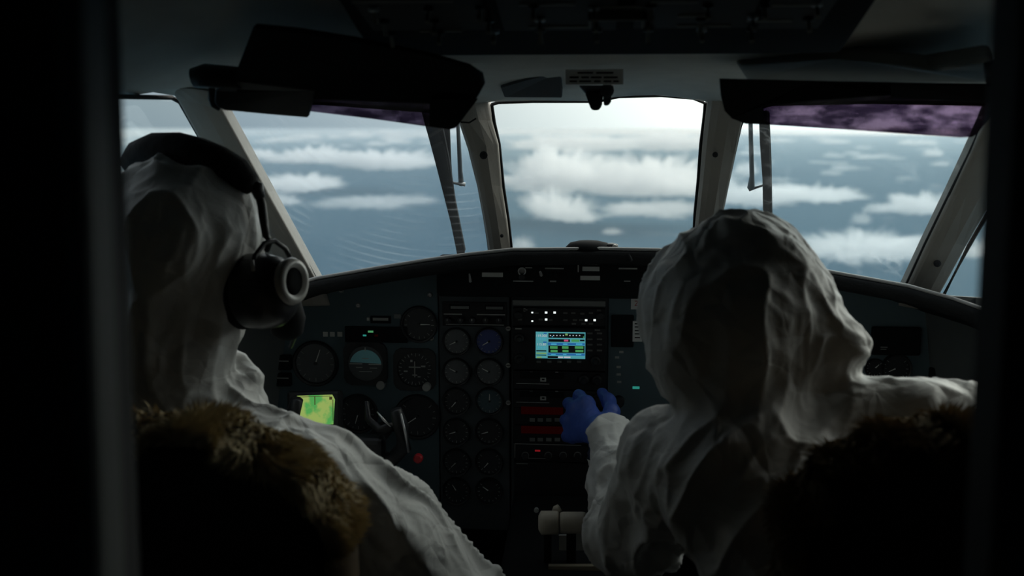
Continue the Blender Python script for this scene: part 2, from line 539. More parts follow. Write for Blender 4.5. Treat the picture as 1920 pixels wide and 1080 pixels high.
# ================================================================== SETTING
# ---- sea
bm = bmesh.new()
SEA_Z = -1500.0
rings = [0, 400, 1500, 5000, 15000, 40000, 90000, 180000]
prev = None
c0 = bm.verts.new((0, 0, SEA_Z))
for r in rings[1:]:
    ring = [bm.verts.new((r * math.cos(a * math.pi / 24), r * math.sin(a * math.pi / 24), SEA_Z)) for a in range(48)]
    for k in range(48):
        if prev is None: bm.faces.new((c0, ring[k], ring[(k + 1) % 48]))
        else: bm.faces.new((prev[k], ring[k], ring[(k + 1) % 48], prev[(k + 1) % 48]))
    prev = ring
M_sea = bpy.data.materials.new('sea_water'); M_sea.use_nodes = True
t = M_sea.node_tree; t.nodes.clear()
b = t.nodes.new('ShaderNodeBsdfDiffuse')
om = t.nodes.new('ShaderNodeOutputMaterial'); t.links.new(b.outputs[0], om.inputs[0])
tcn = t.nodes.new('ShaderNodeTexCoord'); nz = t.nodes.new('ShaderNodeTexNoise')
nz.inputs['Scale'].default_value = 0.00035; nz.inputs['Detail'].default_value = 5
t.links.new(tcn.outputs['Object'], nz.inputs['Vector'])
mx = t.nodes.new('ShaderNodeMixRGB'); mx.inputs[1].default_value = (0.050, 0.105, 0.150, 1); mx.inputs[2].default_value = (0.072, 0.138, 0.188, 1)
t.links.new(nz.outputs['Fac'], mx.inputs[0]); t.links.new(mx.outputs[0], b.inputs['Color'])
sea = structure('sea', bm, M_sea, 'hazy blue open sea far below the aircraft', 'sea')

# ---- clouds: closed bodies of scattering mist
M_cloud = bpy.data.materials.new('cloud_mist'); M_cloud.use_nodes = True
t = M_cloud.node_tree; t.nodes.clear()
vsn = t.nodes.new('ShaderNodeVolumeScatter'); vsn.inputs['Color'].default_value = (0.972, 0.976, 0.98, 1)
vsn.inputs['Density'].default_value = 0.003; vsn.inputs['Anisotropy'].default_value = 0.2
o_ = t.nodes.new('ShaderNodeOutputMaterial'); t.links.new(vsn.outputs[0], o_.inputs['Volume'])
M_puff = M_cloud.copy(); M_puff.name = 'thin_cloud_mist'
[n for n in M_puff.node_tree.nodes if n.type == 'VOLUME_SCATTER'][0].inputs['Density'].default_value = 0.0012
M_haze = M_cloud.copy(); M_haze.name = 'sea_haze'
hn = [n for n in M_haze.node_tree.nodes if n.type == 'VOLUME_SCATTER'][0]
hn.inputs['Density'].default_value = 0.000014; hn.inputs['Color'].default_value = (0.72, 0.86, 0.95, 1)
hz = bmesh.new(); bmesh.ops.create_cone(hz, cap_ends=True, segments=48, radius1=170000, radius2=170000, depth=1100, matrix=Matrix.Translation((0, 0, -900)))
tag(obj('haze_layer', hz, M_haze), 'thin blue haze lying over the sea toward the horizon', 'haze', None, 'stuff')
ico = {}
def ico_mesh(sub):
    if sub not in ico:
        b_ = bmesh.new(); bmesh.ops.create_icosphere(b_, subdivisions=sub, radius=1.0)
        b_.verts.ensure_lookup_table()
        ico[sub] = (np.array([v.co[:] for v in b_.verts]), [[v.index for v in f.verts] for f in b_.faces]); b_.free()
    return ico[sub]
def cloud_shape(c, rx, ry, rz, seed, sub=4):
    V, Fc = ico_mesh(sub)
    s = V * np.array([rx, ry, rz])
    L = min(rx, ry)
    q = s / L
    q = q * (1.0 + 0.6 * min(3.0, rx / max(rz, 1) / 4))
    f = 0.46 * np.abs(vnoise(q * 2.1 + seed)) + 0.38 * np.abs(vnoise(q * 4.6 + seed * 1.7)) + 0.28 * np.abs(vnoise(q * 9.5 + seed * 2.3)) + 0.16 * np.abs(vnoise(q * 19 + seed * 2.9))
    low = vnoise(q * 0.6 + seed * 3.1)
    k = 0.50 + 0.36 * low + 1.05 * f
    s = s * k[:, None]
    s[:, 2] = np.where(s[:, 2] < 0, s[:, 2] * 0.45, s[:, 2])
    s[:, 2] += np.where(V[:, 2] > 0, rz * 1.1 * (f - 0.28) * V[:, 2], 0)
    return s + np.array(c), Fc
def cloud(u0, u1, v0, v1, label, z=-900.0, depth=1.2, sub=5):
    thin = v1 < 290 or (v1 - v0) < 0.13 * (u1 - u0)
    um, vm = (u0 + u1) / 2, v1 - (v1 - v0) * 0.27
    c = PZ(um, vm, z)
    dist = c.length
    rx = (u1 - u0) / 2 / F * dist * 1.12
    rz = (v1 - v0) / F * dist * 0.47
    ry = rx * depth
    V, Fc = cloud_shape((0, 0, 0), rx, ry, rz, u0 * 0.37 + v0 * 0.11, 6 if u1 - u0 > 125 else sub)
    me = bpy.data.meshes.new('cloud'); me.from_pydata(V.tolist(), [], Fc); me.update(); me.materials.append(M_puff if thin else M_cloud)
    o = bpy.data.objects.new('cloud', me); o.location = c; o.rotation_euler.z = -math.atan2(c.x, c.y)
    COL.objects.link(o)
    return tag(o, label, 'cloud', 'cumulus clouds over the sea')
CL = [
 (940, 1130, 286, 362, 'broad white cumulus bank filling the left half of the centre windshield'),
 (1100, 1345, 292, 372, 'broad white cumulus bank reaching the right post of the centre windshield'),
 (985, 1115, 345, 418, 'ragged cloud lobe hanging below the bank in the centre windshield'),
 (1120, 1330, 378, 402, 'thin flat cloud streak low in the centre windshield'),
 (1128, 1168, 426, 440, 'tiny cloud puff above the black puck on the glareshield'),
 (955, 1005, 440, 470, 'small cloud puff beside the foot of the left centre post'),
 (940, 1160, 252, 284, 'hazy distant cloud bank near the horizon left of the compass'),
 (1150, 1330, 246, 282, 'hazy distant cloud bank near the horizon right of the compass'),
 (640, 800, 280, 318, 'white cloud bank left of the long wiper blade'),
 (520, 650, 280, 306, 'pale cloud in the left windshield beside the window pillar'),
 (455, 530, 280, 300, 'small pale cloud touching the left window pillar'),
 (485, 640, 322, 358, 'low cloud near the left pillar below the paler cloud'),
 (600, 800, 368, 384, 'thin cloud streak across the middle of the left windshield'),
 (500, 560, 355, 385, 'round cloud puff above the headset in the left windshield'),
 (150, 240, 310, 365, 'white cloud in the left side window by the door frame'),
 (1350, 1480, 338, 388, 'white cloud bank behind the short wiper in the right windshield'),
 (1440, 1615, 346, 378, 'long white cloud right of the short wiper blade'),
 (1480, 1730, 432, 482, 'long white cloud just above the glareshield in the right windshield'),
 (1682, 1790, 362, 402, 'rounded white cloud beside the right window pillar'),
 (1600, 1632, 395, 422, 'small soft puff low in the middle of the right windshield'),
 (1628, 1668, 380, 400, 'small bright puff left of the rounded cloud at the right pillar'),
 (1735, 1765, 278, 294, 'small puff high in the right windshield near the pillar'),
 (1800, 1850, 318, 345, 'small puff at the right pillar below the smoked visor'),
 (1810, 1875, 448, 485, 'white cloud low in the right side window'),
 (1380, 1420, 300, 330, 'small cloud between the right centre post and the short wiper'),
]
for a in CL:
    cloud(*a)
# scattered far puffs nobody could count
Vs, Fs = [], []; off = 0
rnd = random.Random(3)
for k in range(70):
    u = rnd.choice([rnd.uniform(430, 900), rnd.uniform(1390, 1850), rnd.uniform(1390, 1850), rnd.uniform(190, 380)])
    v = rnd.uniform(256, 345) if u > 1300 else rnd.uniform(248, 275)
    c = PZ(u, v, -900 + rnd.uniform(-60, 60)); dist = c.length
    w = rnd.uniform(10, 30) / F * dist; h = w * rnd.uniform(0.12, 0.22)
    V, Fc = cloud_shape(c, w, w, h, k * 5.3, 3)
    Vs.append(V); Fs += [[i + off for i in f] for f in Fc]; off += len(V)
me = bpy.data.meshes.new('cloud_puffs'); me.from_pydata(np.concatenate(Vs).tolist(), [], Fs); me.update(); me.materials.append(M_puff)
o = bpy.data.objects.new('cloud_puffs', me); COL.objects.link(o)
tag(o, 'scattered faint far puffs of cloud near the horizon', 'clouds', None, 'stuff')

# ---- windshield top line (left to right) and base line
TOP = [(330, 180, 1.58), (415, 186, 1.60), (600, 190, 1.70), (803, 205, 1.80), (866, 205, 1.83), (918, 191, 1.85), (1000, 188, 1.86),
       (1120, 190, 1.86), (1160, 180, 1.86), (1240, 178, 1.86), (1325, 190, 1.85), (1388, 205, 1.83), (1450, 192, 1.80), (1640, 188, 1.70), (1850, 190, 1.60), (1935, 185, 1.58)]
topP = [P(*q) for q in TOP]
# ceiling / headliner loft
def cs(Y, pts):
    full = [(-x, z) for x, z in pts] + [(x, z) for x, z in pts[-2::-1]]
    return [Vector((x, Y, z)) for x, z in full]
def resample(pl, n):
    L = [0]
    for i in range(1, len(pl)): L.append(L[-1] + (pl[i] - pl[i - 1]).length)
    outp = []
    for k in range(n):
        s = L[-1] * k / (n - 1)
        i = max(j for j in range(len(L)) if L[j] <= s + 1e-9); i = min(i, len(pl) - 2)
        f = (s - L[i]) / max(1e-9, L[i + 1] - L[i])
        outp.append(pl[i].lerp(pl[i + 1], f))
    return outp
NR = 41
rows = [resample(cs(0.50, [(.74, 1.21), (.69, 1.36), (.55, 1.48), (.28, 1.53), (0, 1.54)]), NR),
        resample(cs(0.95, [(.715, 1.232), (.66, 1.33), (.52, 1.42), (.27, 1.45), (0, 1.455)]), NR),
        resample(cs(1.25, [(.69, 1.236), (.635, 1.30), (.50, 1.355), (.27, 1.365), (0, 1.365)]), NR),
        resample(cs(1.46, [(.665, 1.239), (.60, 1.272), (.46, 1.292), (.27, 1.287), (0, 1.285)]), NR)]
last = resample(topP, NR)
mid = [rows[-1][i].lerp(last[i], 0.55) + Vector((0, 0, 0.006)) for i in range(NR)]
rows += [mid, last]
ceil = structure('ceiling', slab(rows, (0, 0.01, 0.05)), M_liner, 'grey cockpit headliner curving down to the windshields', 'ceiling', smooth=True)

# ---- posts and pillars
def strip_post(name, L, Rr, depth, label, ridge=0.014, m=None):
    rows_ = []
    for a, b in zip(L, Rr):
        a, b = P(*a), P(*b)
        fwd = Vector((0, -1, 0.25)).normalized()
        rows_.append([a + Vector((0, depth, 0)), a, a.lerp(b, .10) + fwd * ridge * .7, a.lerp(b, .3) + fwd * ridge, a.lerp(b, .62) + fwd * ridge, a.lerp(b, .86) + fwd * ridge * .35, b, b + Vector((0, depth, 0))])
    bm = bmesh.new()
    g = grid(bm, rows_)
    for i in range(len(g) - 1):
        bm.faces.new((g[i][0], g[i + 1][0], g[i + 1][-1], g[i][-1]))
    bm.faces.new(g[0]); bm.faces.new(g[-1][::-1])
    o = structure(name, bm, m or M_frame, label, 'window post', bevel=0.003)
    return o
def screw(parent, u, v, Y, r=0.004, m=None, name='screw'):
    c = P(u, v, Y)
    return obj(name, shift(lathe([(r * .5, -.003), (r, -.0022), (r, .0)], 12), c), m or M_rubber, parent)
tl = strip_post('trim_1', [(850, 190, 1.80), (862, 236, 1.84), (880, 290, 1.90), (895, 350, 1.95), (906, 410, 2.0), (916, 470, 2.05), (922, 520, 2.09)],
                [(914, 186, 1.84), (922, 226, 1.87), (934, 270, 1.90), (941, 350, 1.96), (950, 410, 2.0), (958, 468, 2.05), (962, 520, 2.09)], 0.05,
                'beige post between the left and centre windshields', 0.018)
screw(tl, 907, 291, 1.882, 0.0072); screw(tl, 941, 442, 2.01, 0.0035)
# joint line across the post head
obj('joint', ntube([P(864, 229, 1.815), P(880, 230, 1.815), P(893, 222, 1.815)], 0.0016, n=6), M_rubber, tl)
tr_ = strip_post('trim_2', [(1328, 186, 1.84), (1322, 230, 1.87), (1318, 270, 1.90), (1312, 340, 1.96), (1306, 400, 2.0), (1299, 470, 2.05), (1295, 520, 2.09)],
                 [(1402, 190, 1.80), (1390, 236, 1.84), (1379, 290, 1.90), (1366, 350, 1.95), (1354, 410, 2.0), (1342, 470, 2.05), (1336, 520, 2.09)], 0.05,
                 'beige post between the centre and right windshields', 0.018)
screw(tr_, 1341, 290, 1.882, 0.005)
pl = strip_post('trim_3', [(318, 168, 1.54), (334, 190, 1.58), (377, 268, 1.66), (430, 362, 1.74), (479, 450, 1.82), (525, 530, 1.88), (550, 575, 1.91)],
                [(400, 172, 1.56), (416, 207, 1.60), (455, 277, 1.67), (501, 360, 1.75), (550, 448, 1.82), (592, 524, 1.88), (620, 574, 1.92)], 0.05,
                'grey-beige raked pillar beside the left side window')
pr = strip_post('trim_4', [(1872, 172, 1.56), (1852, 222, 1.60), (1822, 287, 1.67), (1784, 366, 1.75), (1742, 452, 1.82), (1704, 532, 1.88), (1684, 574, 1.92)],
                [(1962, 172, 1.52), (1935, 226, 1.58), (1900, 300, 1.66), (1856, 385, 1.74), (1812, 462, 1.82), (1766, 546, 1.88), (1746, 585, 1.91)], 0.05,
                'beige raked pillar beside the right side window')
screw(pr, 1757, 494, 1.83, 0.006)
# ---- panes with gaskets
def window(name, poly, m, label, gr=0.0035):
    pts = [P(*q) for q in poly]
    o = structure(name, prism([p + Vector((0, 0.012, 0)) for p in pts], (0, 0.006, 0.001)), m, label, 'window')
    loop = pts + [pts[0]]
    obj('gasket', ntube(loop, gr, n=8), M_rubber, o)
    return o
window('window_1', [(140, 179, 1.32), (160, 180, 1.34), (322, 183, 1.585), (338, 192, 1.60), (381, 268, 1.68), (434, 362, 1.76), (483, 450, 1.84), (532, 540, 1.90), (300, 620, 1.50), (140, 668, 1.33)], M_panec, 'left side window beside the hooded pilot')
window('window_2', [(414, 190, 1.61), (600, 192, 1.715), (803, 207, 1.815), (866, 207, 1.845), (884, 290, 1.915), (899, 350, 1.965), (910, 410, 2.015), (920, 500, 2.075), (760, 520, 2.0), (604, 545, 1.905), (548, 444, 1.835), (498, 357, 1.765), (452, 275, 1.685)], M_pane, 'left windshield with fine wiper scratches', 0.0042)
window('window_3', [(922, 196, 1.865), (935, 192, 1.87), (1000, 190, 1.875), (1120, 190, 1.875), (1160, 181, 1.875), (1240, 179, 1.875), (1300, 184, 1.87), (1322, 194, 1.865), (1319, 230, 1.885), (1314, 270, 1.915), (1309, 340, 1.97), (1303, 400, 2.015), (1296, 500, 2.075),
                    (1120, 505, 2.09), (964, 500, 2.075), (953, 410, 2.015), (944, 350, 1.97), (936, 270, 1.915), (927, 230, 1.885)], M_panec, 'bright centre windshield between the two beige posts', 0.003)
window('window_4', [(1400, 207, 1.835), (1450, 194, 1.815), (1640, 190, 1.715), (1852, 194, 1.61), (1848, 224, 1.62), (1819, 289, 1.685), (1780, 368, 1.765), (1738, 454, 1.835), (1692, 550, 1.905), (1500, 525, 2.0), (1334, 500, 2.075), (1350, 410, 2.015), (1362, 350, 1.965), (1375, 290, 1.915), (1387, 236, 1.855)], M_paner, 'right windshield with short light scratches', 0.0042)
window('window_5', [(2140, 178, 1.30), (2050, 182, 1.40), (1940, 226, 1.60), (1904, 300, 1.68), (1860, 385, 1.76), (1816, 462, 1.84), (1768, 556, 1.90), (1860, 592, 1.75), (2200, 720, 1.28)], M_panec, 'right side window by the door frame')

# ---- side walls, nose, floor
def side_wall(name, s, label):
    top = [Vector((s * x, y, z)) for x, y, z in ((.72, .95, .93), (.70, 1.25, .93), (.665, 1.55, .925), (.62, 1.80, .918), (.56, 1.95, .90), (.40, 2.10, .88))]
    rows_ = [top, [p + Vector((s * .05, 0, -.35)) for p in top], [Vector((p.x + s * .03, p.y, 0.0)) for p in top]]
    structure(name, slab(rows_, (s * .03, 0.0, 0)), M_wall, label, 'wall', smooth=True)
side_wall('wall_left', -1, 'dark lower left side wall of the cockpit')
side_wall('wall_right', 1, 'dark lower right side wall of the cockpit')
for s, nm, lb in ((-1, 'wall_left_rear', 'dark wall behind the left side window'), (1, 'wall_right_rear', 'dark wall behind the right side window')):
    structure(nm, slab([[Vector((s * .745, .55, z)), Vector((s * .715, 1.0, z)), Vector((s * .685, 1.34, z))] for z in (0.0, .6, 1.0, 1.3)], (s * .03, 0, 0)), M_wall, lb, 'wall')
structure('floor', nbox(-.9, .9, -2.0, 2.3, -.05, 0.0), M_floor, 'dark cockpit floor', 'floor')
structure('wall_front', prism([(-.75, 2.12, 0), (.75, 2.12, 0), (.75, 2.12, .72), (.45, 2.12, .86), (.28, 2.12, .925), (-.28, 2.12, .925), (-.45, 2.12, .86), (-.75, 2.12, .72)], (0, .04, 0)), M_black, 'dark firewall ahead of the instrument panel', 'wall')
# ---- bulkhead with doorway, cabin behind the camera
xL0, xL1 = P(187, 0, .58).x, P(228, 1080, .58).x
zt, zb = 1.6, 0.0
def slantx(x0, x1, z):          # straight edge through the two seen heights
    za, zc = P(187, 0, .58).z, P(228, 1080, .58).z
    return x0 + (x1 - x0) * (z - za) / (zc - za)
bl = prism([(slantx(xL0, xL1, zt), .56, zt), (slantx(xL0, xL1, zb), .56, zb), (-.95, .56, zb), (-.95, .56, zt)], (0, .05, 0))
structure('wall_back_left', bl, M_bulk, 'dark bulkhead at the left side of the cockpit doorway', 'wall', bevel=.006)
xR0, xR1 = P(1892, 0, .58).x, P(1836, 1080, .58).x
br_ = prism([(slantx(xR0, xR1, zt), .56, zt), (slantx(xR0, xR1, zb), .56, zb), (.95, .56, zb), (.95, .56, zt)], (0, .05, 0))
structure('wall_back_right', br_, M_bulk, 'dark bulkhead at the right side of the cockpit doorway', 'wall', bevel=.006)
a, b_, c, d = P(92, 0, .46), P(146, 0, .46), P(188, 1080, .46), P(148, 1080, .46)
structure('trim_5', prism([a + (a - d) * .6, b_ + (b_ - c) * .6, c + (c - b_) * .3, d + (d - a) * .3], (0, .03, 0)), M_trimg, 'grey vertical trim strip left of the doorway', 'trim', bevel=.005)
structure('wall_cabin', slab([[Vector((x, y, z)) for x, z in ((-.95, 0), (-.95, 1.3), (-.6, 1.62), (.6, 1.62), (.95, 1.3), (.95, 0))] for y in (-2.0, .6)], (0, 0, .03)), M_cabin, 'dark cabin shell behind the doorway', 'wall')
structure('wall_aft', nbox(-.95, .95, -2.05, -2.0, 0, 1.65), M_cabin, 'dark aft cabin wall', 'wall')
structure('wall_above_door', nbox(-.95, .95, .50, .55, 1.50, 1.70), M_bulk, 'dark bulkhead above the doorway', 'wall')

# ---- glareshield
LIP = [(380, 590, 1.62), (480, 553, 1.70), (590, 522, 1.76), (700, 503, 1.80), (800, 487, 1.82), (880, 476, 1.835), (960, 467.5, 1.84), (1130, 466, 1.84), (1235, 468, 1.84), (1320, 474, 1.835), (1400, 484, 1.83), (1540, 506, 1.80), (1705, 536, 1.76), (1790, 560, 1.72), (1870, 588, 1.66), (1960, 625, 1.58)]
gr = []
for i, q in enumerate(LIP):
    p = P(*q)
    fx = 1.0
    base = Vector((p.x * 1.06, min(2.12, p.y + .26), p.z - .055))
    edge = 0.018
    gr.append([base, p + Vector((0, .06, -.008)), p + Vector((0, .012, 0)), p + Vector((0, -.004, -.006)), p + Vector((0, -.006, -edge)), p + Vector((0, .004, -edge - .010)), p + Vector((0, .03, -edge - .014)), p + Vector((0, .13, -edge - .02)), base + Vector((0, 0, -.02))])
bm = bmesh.new(); g = grid(bm, gr)
for i in range(len(g) - 1): bm.faces.new((g[i][0], g[i][-1], g[i + 1][-1], g[i + 1][0]))
bm.faces.new(g[0][::-1]); bm.faces.new(g[-1])
gl_ = obj('glareshield', bm, M_glare, None, smooth=True)
tag(gl_, 'curved black padded glareshield running under the windshields', 'glareshield')
# pale strip standing in for light caught along the lip
obj('lip_highlight', ntube([P(*q) + Vector((0, .004, -.0005)) for q in LIP], .003, n=8), mat('lip_highlight_grey', (.42, .41, .40), .4, spec=.5), gl_)

# ================================================================== OBJECTS
# ---- overhead panel
def opt(x, y, dz=0.0):            # point on the overhead panel's lower face
    y0, z0, y1, z1 = .72, 1.425, 1.405, 1.288
    return Vector((x, y, z0 + (z1 - z0) * (y - y0) / (y1 - y0) + dz))
OVR = Matrix.Rotation(math.atan2(1.288 - 1.425, 1.405 - .72), 3, 'X')
op = thing('overhead_panel', 'black overhead switch panel under the cockpit ceiling', 'switch panel', opt(0, 1.05))
bm = bmesh.new()
lo_ = [opt(-.27, .72), opt(.27, .72), opt(.30, 1.405), opt(-.30, 1.405)]
up_ = [p + Vector((0, 0, .045)) for p in lo_]
va = [bm.verts.new(p) for p in lo_]; vb = [bm.verts.new(p) for p in up_]
bm.faces.new(va); bm.faces.new(vb[::-1])
for i in range(4): bm.faces.new((va[i], vb[i], vb[(i + 1) % 4], va[(i + 1) % 4]))
obj('body', bm, M_black, op, bevel=.008)
def on_over(name, sx, sy, sz, x, y, m, parent, bev=.001):
    b0 = bmesh.new(); box(b0, -sx / 2, sx / 2, -sy / 2, sy / 2, -sz, 0.0)
    return obj(name, shift(b0, opt(x, y), OVR), m, parent, bevel=bev)
M_olab = mat('overhead_label', (.17, .165, .14), .7)
M_osub = mat('overhead_subpanel', (.02, .021, .022), .7)
for i, (x, y, sx, sy) in enumerate(((-.20, 1.20, .14, .15), (-.05, 1.21, .13, .14), (.10, 1.20, .13, .15), (.21, 1.22, .07, .12))):
    on_over('subpanel', sx, sy, .004, x, y, M_osub, op)
for x, y, w in ((-.215, 1.165, .11), (-.19, 1.275, .05), (-.06, 1.18, .06), (-.05, 1.262, .07), (.075, 1.175, .05), (.115, 1.262, .06), (.10, 1.225, .035), (.185, 1.245, .05), (.02, 1.19, .045), (.20, 1.19, .04)):
    on_over('label_strip', w, .006, .0052, x, y, M_olab, op, 0)
rr = random.Random(11)
for i in range(26):
    x = -.25 + (i % 9) * .06 + rr.uniform(-.006, .006); y = 1.185 + (i // 9) * .045 + rr.uniform(-.005, .005)
    base = opt(x, y, -.004)
    sw = obj('toggle_switch', shift(lathe([(.006, 0), (.006, -.004), (.0035, -.005)], 10, 'Z'), base), M_screw if i % 4 == 0 else M_blackg, op)
    obj('lever', ncone(base + Vector((0, 0, -.003)), base + Vector((0, rr.choice((-.009, .009)), -.016)), .002, .003, n=8), M_olab, sw)
# guard bracket frame seen at the top middle
fr = bmesh.new()
for x0, x1, y0, y1 in ((-.016, .046, 1.205, 1.209), (-.016, -.013, 1.205, 1.235), (.043, .046, 1.205, 1.235)):
    box(fr, x0, x1, y0, y1, -.014, -.004)
for v in fr.verts: v.co = opt(v.co.x, v.co.y, v.co.z)
obj('switch_guard', fr, M_olab, op)

# ---- header: placard, recessed pocket, standby compass
bm = prect(1060, 130, 1169, 159, 1.50, .004)
pc = obj('placard', bm, mat('placard_pale', (.85, .85, .83), .6), None, bevel=.0006)
tag(pc, 'grey printed placard above the standby compass', 'placard')
pb = bmesh.new()
for (u0, u1, v) in ((1083, 1112, 136.5), (1118, 1150, 136.5), (1068, 1085, 145), (1090, 1104, 145), (1108, 1128, 145), (1132, 1158, 145), (1068, 1082, 152.5), (1086, 1108, 152.5), (1114, 1126, 152.5), (1132, 1146, 152.5), (1150, 1160, 152.5)):
    prect(u0, v - 1.5, u1, v + 1.5, 1.496, .0006, pb)
obj('print', pb, M_black, pc)
# pocket left of placard
pk = obj('header_pocket', prism([P(938, 165, 1.70), P(985, 152, 1.64), P(1052, 133, 1.60), P(1054, 184, 1.72), P(945, 183, 1.78)], (0, .03, .02)), mat('pocket_dark', (.035, .037, .038), .8), None, bevel=.003)
tag(pk, 'dark recessed pocket in the header left of the placard', 'pocket')
cmp_ = thing('standby_compass', 'black standby compass hanging at the top of the centre windshield', 'compass', P(1117, 205, 1.590))
obj('mount', prism([P(1084, 160, 1.550), P(1152, 160, 1.550), P(1146, 176, 1.570), P(1098, 176, 1.570)], (0, .05, 0)), M_blackg, cmp_, bevel=.003)
obj('body', prism([P(1096, 172, 1.560), P(1131, 172, 1.560), P(1129, 195, 1.570), P(1124, 206, 1.570), P(1108, 206, 1.570), P(1104, 194, 1.570)], (0, .05, 0)), M_black, cmp_, bevel=.004)
obj('lamp_housing', prism([P(1131, 166, 1.560), P(1147, 166, 1.560), P(1146, 190, 1.560), P(1142, 197, 1.560), P(1132, 198, 1.560)], (0, .03, 0)), M_blackg, cmp_, bevel=.003)
obj('lens', shift(lathe([(.006, -.004), (.010, -.002), (.010, .004)], 16), P(1138, 170, 1.555)), M_blackg, cmp_)

# ---- sun visors
vl = thing('sun_visor', 'large black folded sun visor hanging over the left windshield', 'sun visor', P(650, 150, 1.40))
obj('pad', prism([P(474, 50, 1.27), P(560, 58, 1.28), P(660, 74, 1.30), P(800, 104, 1.33), P(880, 126, 1.36), P(904, 142, 1.38), P(908, 160, 1.39), P(896, 182, 1.41), P(884, 198, 1.42), P(800, 196, 1.42), P(590, 188, 1.41), P(440, 178, 1.40), P(436, 150, 1.38)], (0, .014, .006)), M_black, vl, bevel=.004)
obj('side_pad', prism([P(436, 150, 1.372), P(592, 168, 1.392), P(577, 221.5, 1.43), P(500, 215, 1.427), P(421, 207.5, 1.42), P(408, 202, 1.417), P(400, 192, 1.41), P(402, 168, 1.395)], (0, .010, .003)), M_blackg, vl, bevel=.003)
obj('smoked_panel', prism([P(578, 150, 1.405), P(900, 150, 1.405), P(904, 165, 1.41), P(890, 192, 1.43), P(863, 230, 1.45), P(854, 240, 1.455), P(842, 243, 1.457), P(800, 236.5, 1.455), P(700, 223, 1.445), P(580, 208.5, 1.435)], (0, .004, .001)), M_smoke, vl)
obj('edge_shade', prism([P(806, 186, 1.40), P(896, 186, 1.40), P(863, 229, 1.43), P(854, 239, 1.435), P(842, 242, 1.437), P(806, 236.6, 1.435)], (0, .003, .001)), M_black, vl)
obj('pivot_arm', ntube([P(362, 146, 1.40), P(385, 142, 1.40), P(450, 146, 1.385)], [.013, .016, .014], n=12), M_blackg, vl, smooth=True)
obj('pivot_rod', ntube([P(398, 158, 1.40), P(396, 185, 1.415), P(400, 196, 1.42), P(412, 203, 1.425)], .0045, n=8), M_blackg, vl, smooth=True)
vr = thing('sun_visor', 'smoked purple sun visor hanging over the right windshield', 'sun visor', P(1600, 180, 1.45))
obj('smoked_panel', prism([P(1351, 150, 1.44), P(1860, 158, 1.36), P(1866, 186, 1.37), P(1861, 212, 1.385), P(1842, 238, 1.39), P(1832, 252, 1.40), P(1822, 257, 1.40), P(1800, 258, 1.405), P(1600, 244, 1.44), P(1440, 234, 1.47), P(1398, 232, 1.475), P(1372, 222, 1.475), P(1360, 208, 1.47), P(1353, 185, 1.46)], (0, .004, .001)), M_smoke, vr)
obj('top_pad', prism([P(1349, 148, 1.43), P(1520, 152, 1.41), P(1862, 158, 1.35), P(1866, 170, 1.355), P(1650, 180, 1.385), P(1520, 190, 1.415), P(1430, 200, 1.44), P(1436, 233, 1.46), P(1398, 232.6, 1.462), P(1372, 222, 1.46), P(1359, 208, 1.455), P(1352, 180, 1.445)], (0, .005, .001)), M_black, vr, bevel=.001)
obj('clip_block', prism([P(1672, 158, 1.34), P(1868, 158, 1.32), P(1868, 194, 1.34), P(1672, 184, 1.36)], (0, .006, .001)), M_black, vr, bevel=.002)
obj('pivot_arm', ntube([P(1864, 112, 1.32), P(1868, 130, 1.32), P(1866, 160, 1.335)], [.012, .014, .010], n=12), M_blackg, vr, smooth=True)
# fold of the ceiling above the right visor, built as a separate slab
rl = obj('ceiling_fold', prism([P(1380, 122, 1.46), P(1565, 114, 1.42), P(1690, 124, 1.38), P(1752, 131, 1.37), P(1862, 110, 1.30), P(1862, 156, 1.43), P(1600, 154, 1.50), P(1400, 152, 1.53)], (0, .02, .02)), mat('ceiling_fold_grey', (.22, .23, .22), .8), None, bevel=.006)
tag(rl, 'dark grey fold of the ceiling above the right sun visor', 'ceiling fold')

# ---- wipers (outside the glass)
wl = thing('windshield_wiper', 'black wiper with a long raked blade outside the left windshield', 'wiper', P(860, 478, 2.10))
obj('blade', prism([P(788, 205, 1.86), P(822, 205, 1.86), P(833, 255, 1.90), P(842, 300, 1.94), P(853, 375, 2.0), P(872, 470, 2.08), P(870, 479, 2.085), P(857, 479, 2.085), P(845, 420, 2.04), P(826, 345, 1.97), P(800, 244, 1.90)], (0, .012, .003)), M_black, wl, bevel=.002)
obj('arm', ntube([P(836, 215, 1.90), P(837, 245, 1.93), P(841, 306, 1.98), P(846, 345, 2.0), P(853, 385, 2.03)], [.0070, .0068, .0055, .003, .0025], n=8), M_black, wl, smooth=True)
obj('spray_tube', ntube([P(858, 215, 1.90), P(859, 240, 1.93), P(863, 320, 1.99), P(865, 346, 2.01)], [.0035, .0035, .0045, .0055], n=8), mat('tube_grey', (.12, .15, .17), .5), wl, smooth=True)
obj('link', ntube([P(842, 341, 2.0), P(856, 344, 2.0), P(872, 346, 2.005)], [.002, .0025, .004], n=8), M_greyp, wl, smooth=True)
wr_ = thing('windshield_wiper', 'black wiper with an upright blade outside the right windshield', 'wiper', P(1440, 418, 2.05))
obj('blade', prism([P(1424, 210, 1.88), P(1443, 210, 1.88), P(1447, 300, 1.96), P(1449, 420, 2.06), P(1447, 480, 2.1), P(1433, 480, 2.1), P(1431, 340, 1.99), P(1426, 270, 1.93)], (0, .012, .003)), M_black, wr_, bevel=.002)
obj('spray_tube', ntube([P(1407, 212, 1.90), P(1408, 260, 1.94), P(1410, 330, 2.0), P(1408, 352, 2.02)], [.0038, .004, .0045, .007], n=8), mat('tube_grey', (.12, .15, .17), .5), wr_, smooth=True)
obj('link', ntube([P(1404, 355, 2.02), P(1420, 351, 2.02), P(1432, 347, 2.02)], [.004, .002, .002], n=8), M_blackg, wr_, smooth=True)

